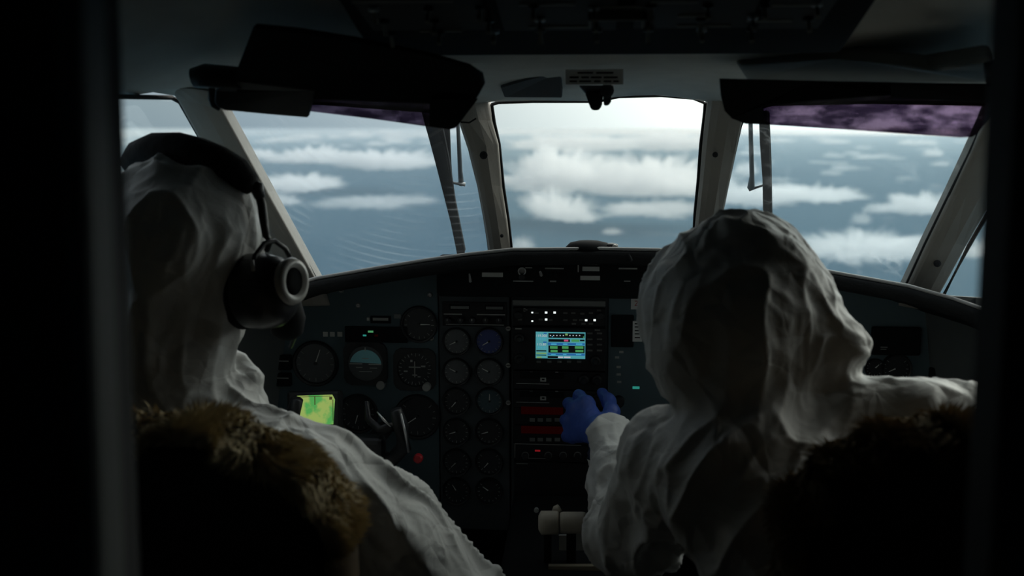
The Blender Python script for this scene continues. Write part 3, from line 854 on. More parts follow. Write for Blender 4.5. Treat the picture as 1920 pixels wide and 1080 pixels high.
# ---- puck on the glareshield
pkk = thing('glareshield_beacon', 'flat black domed puck sitting on the glareshield below the centre windshield', 'antenna puck', P(1112, 468, 1.87))
c = P(1108, 468, 1.87)
bm = lathe([(.0405, 0), (.040, .006), (.033, .013), (.018, .0165), (.004, .0175)], 32, 'Z')
for v in bm.verts: v.co = Vector((v.co.x * 1.0, v.co.y * .8, v.co.z))
obj('dome', shift(bm, c + Vector((-.004, 0, -.001))), M_black, pkk, smooth=True)
obj('side_cap', shift(lathe([(.010, 0), (.012, .004), (.011, .011), (.006, .013)], 16, 'Z'), c + Vector((.036, -.004, -.001))), M_blackg, pkk, smooth=True)
obj('plug', shift(lathe([(.004, -.004), (.004, .004)], 12), c + Vector((.041, -.014, .007))), M_greyp, pkk)
obj('cable', ntube([c + Vector((.045, -.01, .003)), c + Vector((.056, -.02, .003)), c + Vector((.064, -.03, -.002)), c + Vector((.07, -.042, -.014))], .0028, n=8), M_rubber, pkk, smooth=True)

# ---- instrument panel
PY = 1.92
def plate(u0, v0, u1, v1, Y, d):
    return prect(u0, v0, u1, v1, Y, d)
ip = thing('instrument_panel', 'dark teal-grey instrument panel spanning the cockpit under the glareshield', 'instrument panel', P(1126, 960, PY))
def cut_plate(us, v1, Y, d, drop=14):
    lip = lambda u: np.interp(u, [q[0] for q in LIP], [q[1] for q in LIP]) + drop
    top = [P(u, max(lip(u), 498), Y - d) for u in us]
    zb_ = P(us[len(us) // 2], v1, Y).z
    return prism([*top, Vector((top[-1].x, Y - d, zb_)), Vector((top[0].x, Y - d, zb_))], (0, d, 0))
obj('left_plate', cut_plate([440, 480, 530, 590, 640, 700, 760, 820], 960, PY + .012, .012), M_panel, ip, bevel=.0015)
obj('engine_plate', plate(826, 540, 956, 990, PY + .012, .010), M_panel2, ip, bevel=.002)
obj('radio_plate', plate(959, 540, 1140, 960, PY + .016, .010), M_panel2, ip, bevel=.002)
obj('right_plate', cut_plate([1142, 1240, 1320, 1400, 1540, 1705, 1790, 1840], 960, PY + .012, .012), M_panel, ip, bevel=.0015)
obj('backing', cut_plate([440, 590, 700, 826, 960, 1130, 1235, 1400, 1540, 1705, 1840], 1000, PY + .05, .03, 24), M_black, ip)
for u, v in ((672, 573), (806, 553), (809, 634), (953, 616), (953, 685), (953, 755), (1196, 620), (640, 545)):
    c = P(u, v, PY)
    s_ = obj('screw', shift(lathe([(.0022, -.001), (.0042, -.0022), (.0048, 0.0)], 14), c), M_screw if v < 560 or u < 700 else M_mark, ip)
    obj('slot', shift(nbox(-.003, .003, -.0024, -.0018, -.0006, .0006), c), M_rubber, s_)
# labels and small windows set in the left plate
for u0, v0, u1, v1 in ((606, 622, 615, 631), (619, 622, 628, 631), (633, 622, 642, 631)):
    obj('label_tile', prect(u0, v0, u1, v1, PY, .0015), M_label, ip)
obj('label_plate', prect(695, 592, 733, 606, PY, .003), M_black, ip, bevel=.0008)
obj('label_print', prect(699, 596, 728, 601, PY - .003, .0006), M_mark, ip)
obj('label_tile', prect(688, 595, 693, 601, PY, .0015), M_label, ip)
obj('label_tile', prect(739, 589, 752, 597, PY, .0015), mat('label_dim', (.2, .21, .21), .6), ip)
an = obj('annunciator', prect(648, 612, 764, 641, PY, .006), M_black, ip, bevel=.001)
for u0, v0, u1, v1, m_ in ((690, 620, 700, 623.5, E_green), (680.5, 627.5, 687, 630.5, E_teal), (702, 627, 709, 631, E_redd)):
    obj('lamp', prect(u0, v0, u1, v1, PY - .006, .0006), m_, an)
# small square display stack at far left
for v0, v1 in ((664, 692), (698, 722)):
    dsp = obj('display', prect(512, v0, 548, v1, PY, .010), M_black, ip, bevel=.002)
    obj('digits', prect(519, (v0 + v1) / 2 - 2, 541, (v0 + v1) / 2, PY - .010, .0005), M_mark, dsp)
# right plate: small dashes, boxes
for u, v in ((1160, 688), (1160, 702), (1161, 716), (1165, 660), (1157, 670)):
    obj('label_print', prect(u - 4, v - 2, u + 4, v + 2, PY, .0008), M_mark, ip)
obj('knob', shift(lathe([(.011, -.0), (.010, -.012), (.008, -.014)], 20), P(1160, 752, PY)), M_blackg, ip)
obj('green_lamp', prect(1186, 724.5, 1199, 729, PY, .0015), E_teal, ip)
obj('dark_box', prect(1146, 590, 1188, 650, PY, .006), M_black, ip, bevel=.002)
# fuse and dial boxes at far right
obj('dark_box', prect(1632, 612, 1724, 664, PY, .012), M_black, ip, bevel=.003)
obj('label_print', prect(1651, 650, 1664, 652, PY - .012, .0006), M_mark, ip)
obj('label_print', prect(1651, 654, 1662, 655.5, PY - .012, .0006), M_mark, ip)
obj('dark_box', prect(1740, 688, 1826, 712, PY, .012), M_black, ip, bevel=.003)
obj('label_print', prect(1764, 695, 1775, 698, PY - .012, .0006), M_mark, ip)

# placards right of the radios
pz = obj('placard', prect(1183, 560, 1216, 580, PY, .0015), mat('placard_white', (.62, .62, .6), .6), None)
tag(pz, 'small white placard with red letters beside the right hood', 'placard')
def text_mesh(name, s, size, loc, m, parent):
    cu = bpy.data.curves.new(name, 'FONT'); cu.body = s; cu.size = size; cu.extrude = .0002; cu.align_x = 'CENTER'; cu.align_y = 'CENTER'
    o = bpy.data.objects.new(name, cu); COL.objects.link(o)
    o.rotation_euler = (R(90), 0, 0)
    dg = bpy.context.evaluated_depsgraph_get()
    me = bpy.data.meshes.new_from_object(o.evaluated_get(dg))
    bpy.data.objects.remove(o); 
    for v in me.vertices: v.co = Vector((v.co.x, -v.co.z, v.co.y)) + Vector(loc)
    me.materials.clear(); me.materials.append(m)
    ob = bpy.data.objects.new(name, me); link(ob, parent); return ob
text_mesh('letters', 'ZF', .013, P(1197, 569, PY) + Vector((0, -.002, 0)), mat('placard_red', (.35, .04, .05), .6), pz)
pw_ = obj('placard', prect(1186, 601, 1204, 639, PY, .0075), mat('placard_white', (.62, .62, .6), .6), None)
tag(pw_, 'tall narrow white placard below the red-lettered one', 'placard')
pb = bmesh.new()
for v in (607, 613, 620, 626, 633): prect(1190, v - 1, 1200, v + 1, PY - .0075, .0006, pb)
obj('print', pb, M_black, pw_)

# ---- eyebrow panel under the glareshield
eb = thing('eyebrow_panel', 'black warning panel recessed under the middle of the glareshield', 'control panel', P(1040, 550, 1.87))
obj('body', prect(826, 478, 1236, 551, 1.93, .05), M_black, eb, bevel=.006)
EY = 1.88
obj('bar', prect(904, 511, 943, 519, EY, .002), M_label, eb)
ring = lathe([(.0065, 0), (.0075, -.006), (.0055, -.007), (.005, -.001)], 20)
kn = obj('ring_knob', shift(ring, P(979, 508, EY)), M_greyp, eb)
obj('stem', shift(lathe([(.006, 0), (.0055, -.010), (.004, -.011)], 18), P(979, 519, EY)), M_blackg, eb)
obj('lever', ncone(P(882, 528, EY), P(880, 513, EY - .01), .0028, .0014, n=8), M_greyp, eb)
for u0, v0, u1, v1 in ((1092, 500, 1124, 508), (1088, 517, 1125, 525)):
    obj('bar', prect(u0, v0, u1, v1, EY, .002), M_label, eb)
obj('rim', prect(1083, 497, 1085.5, 510, EY, .002), M_mark, eb)
pb_parts = ((1022, 502, 1057, 504.5), (1160, 502, 1195, 505), (1170, 526, 1182, 528.5), (962, 526, 1000, 528.5), (1031, 526, 1043, 529), (985, 501, 998, 503), (1094, 495, 1120, 496.5))
for q in pb_parts: obj('label_print', prect(*q, EY, .0006), M_mark, eb)
obj('toggle', ncone(P(1015, 516, EY), P(1013, 510, EY - .012), .003, .0022, n=8), M_greyp, eb)
obj('toggle', ncone(P(1042, 516, EY), P(1042, 512, EY - .012), .003, .0022, n=8), M_blackg, eb)

# ---- gauges
def tick_ring(r, n, a0, a1, l=.18, w=.0012):
    bm = bmesh.new()
    for k in range(n):
        a = R(a0 + (a1 - a0) * k / (n - 1))
        ll = l * r * (1.0 if k % 2 == 0 else .55)
        c_, s_ = math.cos(a), math.sin(a)
        rot = Matrix.Rotation(-a, 3, 'Y')
        b2 = bmesh.new(); box(b2, r * .93 - ll, r * .93, -.0007, 0, -w / 2, w / 2)
        for v in b2.verts: v.co = rot @ v.co
        me_ = bpy.data.meshes.new('t'); b2.to_mesh(me_); b2.free(); bm.from_mesh(me_); bpy.data.meshes.remove(me_)
    return bm
MESH = {}
def shared(key, fn, m):
    if key not in MESH:
        bm = fn(); bmesh.ops.recalc_face_normals(bm, faces=bm.faces)
        me = bpy.data.meshes.new(key[0]); bm.to_mesh(me); bm.free(); me.materials.append(m); MESH[key] = me
    return MESH[key]
def part(name, me, parent, loc=(0, 0, 0), ry=0.0):
    o = bpy.data.objects.new(name, me); COL.objects.link(o); o.parent = parent; o.location = loc; o.rotation_euler = (0, ry, 0); return o
def gauge(u, v, rpx, dx, dy, label, face, Y=PY, square=False, group=None, needle=True, nlen=.62, ticks=(13, -220, 40), nm=None):
    c = P(u, v, Y); r = rpx / F * Y
    g = thing('gauge', label, 'gauge', c, group)
    rk = round(r, 4)
    if square:
        part('bezel', shared(('bezel_sq', rk), lambda: _sq(r), M_blackg), g)
    else:
        part('bezel', shared(('bezel', rk), lambda: lathe([(r * 1.16, .004), (r * 1.18, -.003), (r * 1.12, -.007), (r * 1.02, -.006), (r, -.001), (r, .004)], 32), M_blackg), g)
    part('face', shared(('face', rk, face.name), lambda: lathe([(r * .99, .004), (r * .99, -.0012)], 32), face), g)
    part('scale', shared(('scale', rk, ticks), lambda: tick_ring(r, *ticks, w=.0011), M_mark), g, (0, -.0012, 0))
    if needle:
        part('needle', shared(('needle', rk), lambda: _needle(r * nlen), nm or M_white), g, (0, -.0022, 0), math.atan2(dy, dx))
        part('hub', shared(('hub', rk), lambda: lathe([(r * .09, 0), (r * .08, -.003)], 14), M_blackg), g, (0, -.0014, 0))
    return g
def _needle(l):
    bm = bmesh.new(); box(bm, 0, l, -.0008, 0, -.0011, .0011)
    for v in bm.verts:
        if v.co.x > l * .9: v.co.z *= .45
    return bm
def _sq(r):
    bm = bmesh.new()
    o_, n = r * 1.22, 32
    A, B = [], []
    for k in range(n):
        a = 2 * math.pi * k / n; c_, s_ = math.cos(a), math.sin(a)
        m_ = max(abs(c_), abs(s_)); m_ = max(m_, .80)
        A.append(bm.verts.new((c_ * o_ / m_, -.006, s_ * o_ / m_))); B.append(bm.verts.new((c_ * r, -.005, s_ * r)))
    C_ = [bm.verts.new((v.co.x, .004, v.co.z)) for v in A]; D_ = [bm.verts.new((v.co.x, .002, v.co.z)) for v in B]
    for k in range(n):
        j = (k + 1) % n
        bm.faces.new((A[k], A[j], B[j], B[k])); bm.faces.new((A[k], C_[k], C_[j], A[j])); bm.faces.new((B[k], B[j], D_[j], D_[k])); bm.faces.new((C_[k], D_[k], D_[j], C_[j]))
    return bm
GE = 'paired engine gauges in the two-column stack'
rowname = ['top', 'second', 'third', 'fourth', 'fifth', 'bottom']
eng = [((856, 640, -14, 7), (917, 640, -15, 9)), ((856, 697, -14, -7), (917, 697, -14, -7)), ((856, 752, -10, 12), (918, 752, 0, -16)),
       ((856, 809, -16, 5), (917, 809, -14, 4)), ((856, 866, -8, 8), (917, 866, -8, 9)), ((856, 920, -6, -10), (917, 920, -10, -7))]
faces = [(M_faceg, M_faceb), (M_faceg, M_faceg), (M_face, M_facet), (M_face, M_face), (M_face, M_face), (M_face, M_face)]
for i, row in enumerate(eng):
    for j, (u, v, dx, dy) in enumerate(row):
        extra = ' with a blue tinted face' if (i, j) == (0, 1) else ''
        gauge(u, v, 24, dx, dy, f'round engine gauge{extra}, {"left" if j == 0 else "right"} column, {rowname[i]} row', faces[i][j], PY + .002, group=GE)
GF = 'flight instruments on the left plate'
gauge(592, 681, 39, 8, -22, 'large round airspeed gauge beside the left pilot\'s collar', M_faceg, PY, group=GF, nlen=.75, nm=M_white)
gauge(786, 608, 31, 16, 0, 'round altimeter at the top right of the left plate', M_face, PY, group=GF, nlen=.7)
hs = gauge(778, 692, 34, -10, 12, 'square-cornered compass card instrument below the altimeter', M_face, PY, square=True, group=GF, needle=False, ticks=(25, 0, 345))
gauge(783, 781, 39, -16, 11, 'round gauge beside the control yoke, below the compass card', M_face, PY, group=GF, nlen=.5)
gauge(672, 775, 34, -3, 10, 'dim round gauge partly hidden by the left pilot\'s shoulder', M_face, PY, group=GF)
gauge(1680, 690, 24, -8, 4, 'dim round gauge right of the right hood', M_face, PY, group='gauges on the right plate')
gauge(1640, 690, 16, 6, -6, 'small dim gauge touching the right hood', M_face, PY, group='gauges on the right plate')
# compass card rose and aircraft mark
c = P(778, 692, PY)
rose = bmesh.new()
for (x, z, w, h) in ((0, 0, .002, .030), (0, .004, .022, .002), (0, -.011, .009, .002), (.016, .006, .008, .003), (-.017, -.004, .007, .003), (.008, -.014, .005, .002), (-.006, .016, .004, .004)):
    box(rose, c.x + x - w / 2, c.x + x + w / 2, c.y - .003, c.y - .002, c.z + z - h / 2, c.z + z + h / 2)
obj('course_pointer', rose, M_mark, hs)
obj('knob', shift(lathe([(.008, 0), (.0075, -.012), (.006, -.013)], 18), P(801, 724, PY - .005)), M_mark, hs)
# attitude indicator
ai_c = P(686, 681, PY)
ai = thing('attitude_indicator', 'attitude indicator with a pale teal upper half disc', 'gauge', ai_c, GF)
part('bezel', shared(('bezel_sq', .0999), lambda: _sq(.0335), M_blackg), ai)
part('face', shared(('face', .0999, 'ai'), lambda: lathe([(.0335, .004), (.0335, -.0012)], 32), M_faceg), ai)
bm = bmesh.new()
poly = [(.030 * math.cos(R(a)), .030 * math.sin(R(a))) for a in range(8, 173, 8)]
vv = [bm.verts.new((x, -.0030, z - .004)) for x, z in poly]; vb = [bm.verts.new((x, -.0012, z - .004)) for x, z in poly]
bm.faces.new(vv)
for i in range(len(vv)):
    j = (i + 1) % len(vv); bm.faces.new((vv[i], vv[j], vb[j], vb[i]))
bmesh.ops.recalc_face_normals(bm, faces=bm.faces)
me = bpy.data.meshes.new('sky_half'); bm.to_mesh(me); bm.free(); me.materials.append(M_sky); part('sky_half', me, ai)
bm = bmesh.new()
for x0, x1, z0, z1 in ((-.030, -.006, -.0015, .0005), (.006, .030, -.002, 0), (-.018, -.006, -.008, -.0065), (.008, .022, -.009, -.0075), (-.0008, .0008, .024, .031), (-.006, .006, .009, .0105), (-.012, .012, -.016, -.0148)):
    box(bm, x0, x1, -.0042, -.0032, z0, z1)
me = bpy.data.meshes.new('horizon_bars'); bm.to_mesh(me); bm.free(); me.materials.append(M_label); part('horizon_bars', me, ai)
me = shared(('aiknob',), lambda: lathe([(.0085, 0), (.008, -.010), (.0065, -.011)], 18), M_mark); part('knob', me, ai, P(715, 721, PY) - ai_c)

# ---- engine header (two small displays and a knob row)
eh = thing('trim_control_strip', 'strip with two small displays and a knob row above the engine gauges', 'control panel', P(888, 590, PY))
obj('body', prect(830, 566, 950, 611, PY + .002, .004), M_radio, eb if False else eh, bevel=.001)
for q in ((843, 571, 881, 581), (909, 572, 945, 582)):
    d_ = obj('display', prect(*q, PY - .002, .002), M_black, eh)
    obj('digits', prect(q[0] + 2, q[1] + 3, q[2] - 2, q[3] - 2, PY - .004, .0004), mat('digits_dim', (.17, .18, .17), .6), d_)
for q in ((832, 588, 866, 590), (894, 589, 947, 591), (836, 608, 945, 609.5)):
    obj('rule', prect(*q, PY - .002, .0005), M_mark, eh)
for i, u in enumerate((840, 864, 886, 911, 936)):
    k_ = obj('knob', shift(lathe([(.0068, 0), (.006, -.010), (.0045, -.011)], 16), P(u, 600, PY - .002)), M_blackg, eh)
    obj('pointer', shift(nbox(-.0006, .0006, -.0115, -.0105, .0, .004), P(u, 600, PY - .002)), M_white if i == 2 else M_mark, k_)

# ---- radio stack
RY = PY + .006
def unit(name, label, cat, u0, v0, u1, v1, d=.012, m=M_radio, group='rack units in the radio stack'):
    t_ = thing(name, label, cat, P((u0 + u1) / 2, v1, RY), group)
    obj('case', prect(u0, v0, u1, v1, RY, d), m, t_, bevel=.0015)
    return t_
bar = obj('trim_bar', prect(961, 562, 1136, 573.5, RY, .006), mat('trim_bar_grey', (.19, .195, .19), .6), None, bevel=.002)
tag(bar, 'plain grey bar across the top of the radio stack', 'trim bar')
ap = unit('audio_panel', 'audio panel with two rows of bright white lamps', 'audio panel', 962, 576, 1135, 609)
fy = RY - .012
for u, v, w in ((998, 586, 1.7), (1024, 586, 2.3), (1040, 586, 2.3), (998, 602, 1.7), (1024, 599, 2.3), (1099, 600.3, 2.3), (1115, 600.3, 2.3)):
    obj('lamp', prect(u - w, v - w * .8, u + w, v + w * .8, fy, .0008), E_white, ap)
for u, v in ((985, 581), (1006, 587), (1060, 587), (1075, 587), (1092, 588), (1108, 587), (1014, 599), (1032, 600), (1060, 600), (1078, 600), (1090, 600), (1108, 607), (1094, 607), (1076, 607), (1123, 582), (975, 599)):
    obj('button', prect(u - 4, v - 1.6, u + 4, v + 1.6, fy, .0012), mat('button_dim', (.13, .13, .12), .6), ap)
for u, v, r in ((972, 590, .0075), (1126, 592, .0075)):
    obj('knob', shift(lathe([(r, 0), (r * .9, -.011), (r * .7, -.012)], 18), P(u, v, fy)), M_blackg, ap)
obj('cap', shift(lathe([(.003, 0), (.003, -.0012)], 12), P(983.5, 581, fy)), M_mark, ap)

gp = unit('gps_navigator', 'panel GPS navigator with a bright teal and green colour screen', 'gps navigator', 962, 612, 1135, 691, .016)
gy = RY - .016
scr = obj('screen', prect(1004.5, 622.5, 1097.5, 672, gy, .0015), S_teal, gp)
sy = gy - .0015
def su(x, y):  # screen fraction -> pixel
    return 1004.5 + 93 * x, 622.5 + 49.5 * y
def sblk(name, x0, y0, x1, y1, m, lift=0.0):
    u0, v0 = su(x0, y0); u1, v1 = su(x1, y1)
    return obj(name, prect(u0, v0, u1, v1, sy - lift, .0003), m, scr)
sblk('field', .255, .05, .985, .225, S_black); sblk('field', .255, .27, .69, .375, S_black)
sblk('field', .72, .28, .88, .37, S_green); sblk('field', .89, .29, .985, .35, S_black)
sblk('field', .24, .41, .99, .50, S_blue); sblk('field', .255, .52, .985, .79, S_black)
sblk('field', .24, .81, .99, .89, S_blue); sblk('field', .24, .91, .45, .985, S_black)
sblk('field', .01, .69, .215, .735, S_black); sblk('field', .01, .86, .215, .89, S_black)
sblk('field', .01, .78, .215, .83, S_lime); sblk('field', .02, .93, .12, .985, S_lime)
sblk('field', .16, .03, .22, .075, S_blue); sblk('field', .15, .36, .22, .41, S_blue)
for k in range(10):
    if k == 5: continue
    x = .285 + k * .0655
    sblk('dot', x, .115, x + .022, .15, S_white, .0003)
sblk('marker', .595, .06, .645, .13, S_lime, .0003); sblk('marker', .57, .29, .655, .355, S_mag, .0003)
sblk('marker', .325, .16, .345, .19, S_cyan, .0003); sblk('marker', .955, .17, .975, .22, S_green, .0003)
for (x0, x1) in ((.29, .44), (.53, .66), (.79, .96)):
    sblk('readout', x0, .54, x1, .63, S_green, .0003); sblk('readout', x0 + .01, .68, x1, .76, S_green, .0003)
    sblk('caption', x0 + .02, .435, x1 - .02, .485, S_cyan, .0003); sblk('caption', x0 + .02, .835, x1 - .04, .875, S_cyan, .0003)
sblk('caption', .45, .93, .55, .985, S_white, .0003); sblk('caption', .57, .93, .70, .985, S_white, .0003)
u_, v_ = su(.115, .145); text_mesh('frequency', '119.300', .0062, P(u_, v_, sy) + Vector((0, -.0004, 0)), S_white, scr)
u_, v_ = su(.115, .47); text_mesh('frequency', '115.80', .0062, P(u_, v_, sy) + Vector((0, -.0004, 0)), S_white, scr)
u_, v_ = su(.115, .26); text_mesh('frequency', '118.000', .0050, P(u_, v_, sy) + Vector((0, -.0004, 0)), S_cyan, scr)
u_, v_ = su(.115, .59); text_mesh('frequency', '114.10', .0050, P(u_, v_, sy) + Vector((0, -.0004, 0)), S_cyan, scr)
for v in (619, 625, 636, 646, 657):
    for u in ((1106, 1124) if v > 620 else (1120,)):
        obj('button', prect(u - 5, v - 1.5, u + 5, v + 1.5, gy, .0015), mat('button_dim', (.13, .13, .12), .6), gp)
for u in (1010, 1030, 1049, 1067, 1086):
    obj('button', prect(u - 4, 676.5, u + 4, 680, gy, .0015), mat('button_dim', (.13, .13, .12), .6), gp)
for u, v in ((974, 634), (974, 672), (1117, 676)):
    k_ = obj('knob', shift(lathe([(.0095, 0), (.009, -.008), (.0055, -.009), (.005, -.016), (.004, -.017)], 20), P(u, v, gy)), M_blackg, gp)
obj('label_print', prect(966, 615, 978, 617.5, gy, .0006), M_mark, gp)

def radio(v0, v1, label, blabel):
    t_ = unit('radio', label, 'radio', 963, v0, 1135, v1)
    obj('display', prect(975, v0 + 4, 1058, v1 - 18, fy, .001), M_black, t_)
    b2 = obj('button', prect(1013, v1 - 20, 1024, v1 - 13, fy, .002), M_label, t_)
    obj('arrow', prect(1016, v1 - 18, 1021, v1 - 15, fy - .002, .0004), M_black, b2)
    for u in (1095, 1120):
        obj('knob', shift(lathe([(.010, 0), (.009, -.010), (.006, -.011), (.005, -.018)], 20), P(u, (v0 + v1) / 2, fy)), M_blackg, t_)
    obj('rule', prect(968, v1 - 9, 1030, v1 - 8, fy, .0005), M_mark, t_)
    for u in (996, 1044): obj('label_print', prect(u - 3, v0 + 3, u + 3, v0 + 5, fy, .0005), M_mark, t_)
    return t_
radio(694, 728, 'upper black radio with one pale button below the navigator', '')
radio(730, 763, 'lower black radio with one pale button, behind the gloved hand', '')
def tuner(v0, v1, vd, vb, label):
    t_ = unit('radio', label, 'radio', 963, v0, 1135, v1)
    obj('display', prect(977, vd - 7, 1056, vd + 7, fy, .001), E_redd, t_)
    for u in (998, 1013, 1029, 1045):
        obj('button', prect(u - 5, vb - 3, u + 5, vb + 3, fy, .002), mat('button_mid', (.22, .22, .21), .6), t_)
    obj('knob', shift(lathe([(.010, 0), (.009, -.010), (.006, -.011)], 20), P(1110, (v0 + v1) / 2, fy)), M_blackg, t_)
    return t_
tuner(764, 795, 770, 787, 'upper tuner with a dim red display and four buttons')
tuner(796, 830, 806, 824, 'lower tuner with a brighter red display and four buttons')
tp = unit('transponder', 'transponder box with a row of round knobs below the tuners', 'transponder', 964, 832, 1135, 862)
obj('lamp', prect(1003, 843.5, 1013, 846.5, fy, .0006), E_redl, tp)
for q in ((965, 833, 1090, 834), (965, 833, 966, 858), (990, 859, 1024, 860)): obj('rule', prect(*q, fy, .0005), M_mark, tp)
for u in (985, 1028, 1056, 1083):
    k_ = obj('knob', shift(lathe([(.0065, 0), (.006, -.008), (.005, -.009)], 18), P(u, 854, fy)), M_blackg, tp)
    obj('rim', shift(lathe([(.0070, 0), (.0070, -.0015), (.0060, -.0016), (.0060, 0)], 20), P(u, 854, fy)), M_mark, k_)
bp_ = obj('blank_panel', prect(964, 866, 1135, 945, RY, .004), M_radio, None, bevel=.001)
tag(bp_, 'plain black blanking panel below the transponder', 'panel')
obj('label_print', prect(968, 868.5, 990, 870, RY - .004, .0005), M_mark, bp_)

# ---- control yoke (left) and the small map display clipped to it
yk = thing('control_yoke', 'black control yoke with modelled highlight streaks on its horn, beside the left pilot', 'control yoke', P(670, 850, 1.86))
yc = P(672, 850, 1.70)
obj('column', ntube([yc + Vector((0, .0, -.01)), yc + Vector((0, .10, -.015)), yc + Vector((0, .21, -.02))], .016, n=14), M_blackg, yk, smooth=True)
obj('hub', shift(nbox(-.045, .045, -.02, .02, -.03, .03), yc), M_blackg, yk, bevel=.008)
for s_ in (-1, 1):
    hp = [yc + Vector((s_ * .03, 0, -.005)), yc + Vector((s_ * .085, -.002, -.012)), yc + Vector((s_ * .112, -.004, .01)), yc + Vector((s_ * .112, -.008, .055)), yc + Vector((s_ * .098, -.012, .095))]
    if s_ == 1:
        hp = [yc + Vector((.03, 0, -.005)), P(735, 862, 1.70), P(757, 838, 1.695), P(752, 800, 1.69), P(742, 768, 1.685)]
    h_ = obj('horn', ntube(hp, [.012, .013, .0135, .013, .010], n=12), M_blackg, yk, smooth=True)
    if s_ == 1:
        obj('edge', ntube([P(766, 848, 1.682), P(760, 812, 1.677), P(752, 776, 1.675)], [.0022, .0026, .0014], n=8), M_silver, h_, smooth=True)  # bright strip modelled in place of a highlight on the black horn
obj('grip_bracket', ntube([P(688, 752, 1.72), P(690, 785, 1.715), P(712, 806, 1.705), P(738, 800, 1.70)], [.004, .006, .008, .008], n=10), M_blackg, yk, smooth=True)
obj('grip_highlight', ntube([P(707, 772, 1.70), P(720, 788, 1.695), P(733, 800, 1.69)], [.0012, .0024, .0012], n=8), M_silver, yk, smooth=True)  # highlight streak on the grip, put in as a silver strip
obj('push_button', shift(lathe([(.008, 0), (.008, -.008), (.006, -.010)], 16), P(785, 858, 1.74)), M_red, yk)
md = thing('map_display', 'small handheld display with a glowing yellow-green map', 'map display', P(585, 800, 1.74))
rotm = Matrix.Rotation(R(-14), 3, 'X') @ Matrix.Rotation(R(-3), 3, 'Y')
mc = P(588, 768, 1.74)
obj('case', shift(nbox(-.048, .048, 0, .02, -.034, .032), mc, rotm), M_blackg, md, bevel=.006)
bm = prism([(-.036, -.001, -.026), (.034, -.001, -.026), (.0375, -.001, .016), (.033, -.001, .0245), (-.028, -.001, .0245), (-.036, -.001, .018)], (0, .0012, 0))
sc_ = obj('screen', shift(bm, mc, rotm), S_map, md)
bm = bmesh.new()
for x0, x1, z0, z1 in ((-.026, .030, .0218, .0228), (.0335, .0345, -.02, .016), (.028, .033, .016, .021), (.002, .0035, .008, .022)):
    box(bm, x0, x1, -.0018, -.0011, z0, z1)
obj('map_line', shift(bm, mc, rotm), mat('map_brown', (.10, .08, .03), .6, emit=(.12, .10, .03), estr=.4), sc_)
obj('clamp', ntube([mc + Vector((0, .02, -.02)), mc + Vector((.02, .03, -.05)), yc + Vector((-.01, 0, .02))], .006, n=8), M_blackg, md)

# ---- throttle quadrant
tq = thing('throttle_quadrant', 'centre pedestal with two beige T-handled power levers', 'throttle quadrant', Vector((0, 1.66, 0)))
xm = P(1055, 1000, 1.60).x
obj('pedestal', prism([(xm - .10, 1.50, 0), (xm - .10, 1.50, .46), (xm - .10, 1.60, .50), (xm - .10, 1.88, .53), (xm - .10, 1.88, 0)], (.24, 0, 0)), M_black, tq, bevel=.008)
def lever(u0, u1, v0, v1, Y, left):
    a, b = P(u0, (v0 + v1) / 2, Y), P(u1, (v0 + v1) / 2, Y)
    r = (v1 - v0) / 2 / F * Y
    lv = obj('lever', prism([P(u0 + (u1 - u0) * .25, v1 - 4, Y), P(u0 + (u1 - u0) * .62, v1 - 4, Y), P(u0 + (u1 - u0) * .62, v1 + 140, Y + .08), P(u0 + (u1 - u0) * .25, v1 + 140, Y + .08)], (0, .014, 0)), M_black, tq, bevel=.001)
    pts = [a, a.lerp(b, .12), a.lerp(b, .5), a.lerp(b, .9), b]
    obj('handle', ntube(pts, [r * (.62 if left else .9), r, r, r, r * .93], n=20), M_beige, lv, smooth=True)
    return lv
lever(1010, 1048, 957, 1003, 1.60, True)
lever(1050, 1098, 959, 1001, 1.60, False)
obj('quadrant_plate', prism([P(1048, 1004, 1.63), P(1066, 1004, 1.63), P(1066, 1032, 1.63), P(1048, 1032, 1.63)], (0, .004, 0)), M_label, tq)
obj('quadrant_plate', prism([P(1080, 1000, 1.63), P(1102, 1000, 1.63), P(1102, 1032, 1.63), P(1080, 1032, 1.63)], (0, .004, 0)), M_label, tq)
obj('stop_plate', prism([P(1028, 1062, 1.61), P(1130, 1062, 1.61), P(1130, 1110, 1.61), P(1028, 1110, 1.61)], (0, .01, 0)), mat('stop_plate_beige', (.26, .23, .17), .6), tq)
obj('friction_knob', shift(lathe([(.0035, 0), (.004, -.006), (.002, -.007)], 12), P(1006, 955, 1.66)), M_greyp, tq)
obj('trim_lever', ntube([P(1038, 968, 1.63), P(1044, 955, 1.62), P(1049, 952, 1.62)], [.005, .007, .006], n=10), M_beige, tq, smooth=True)

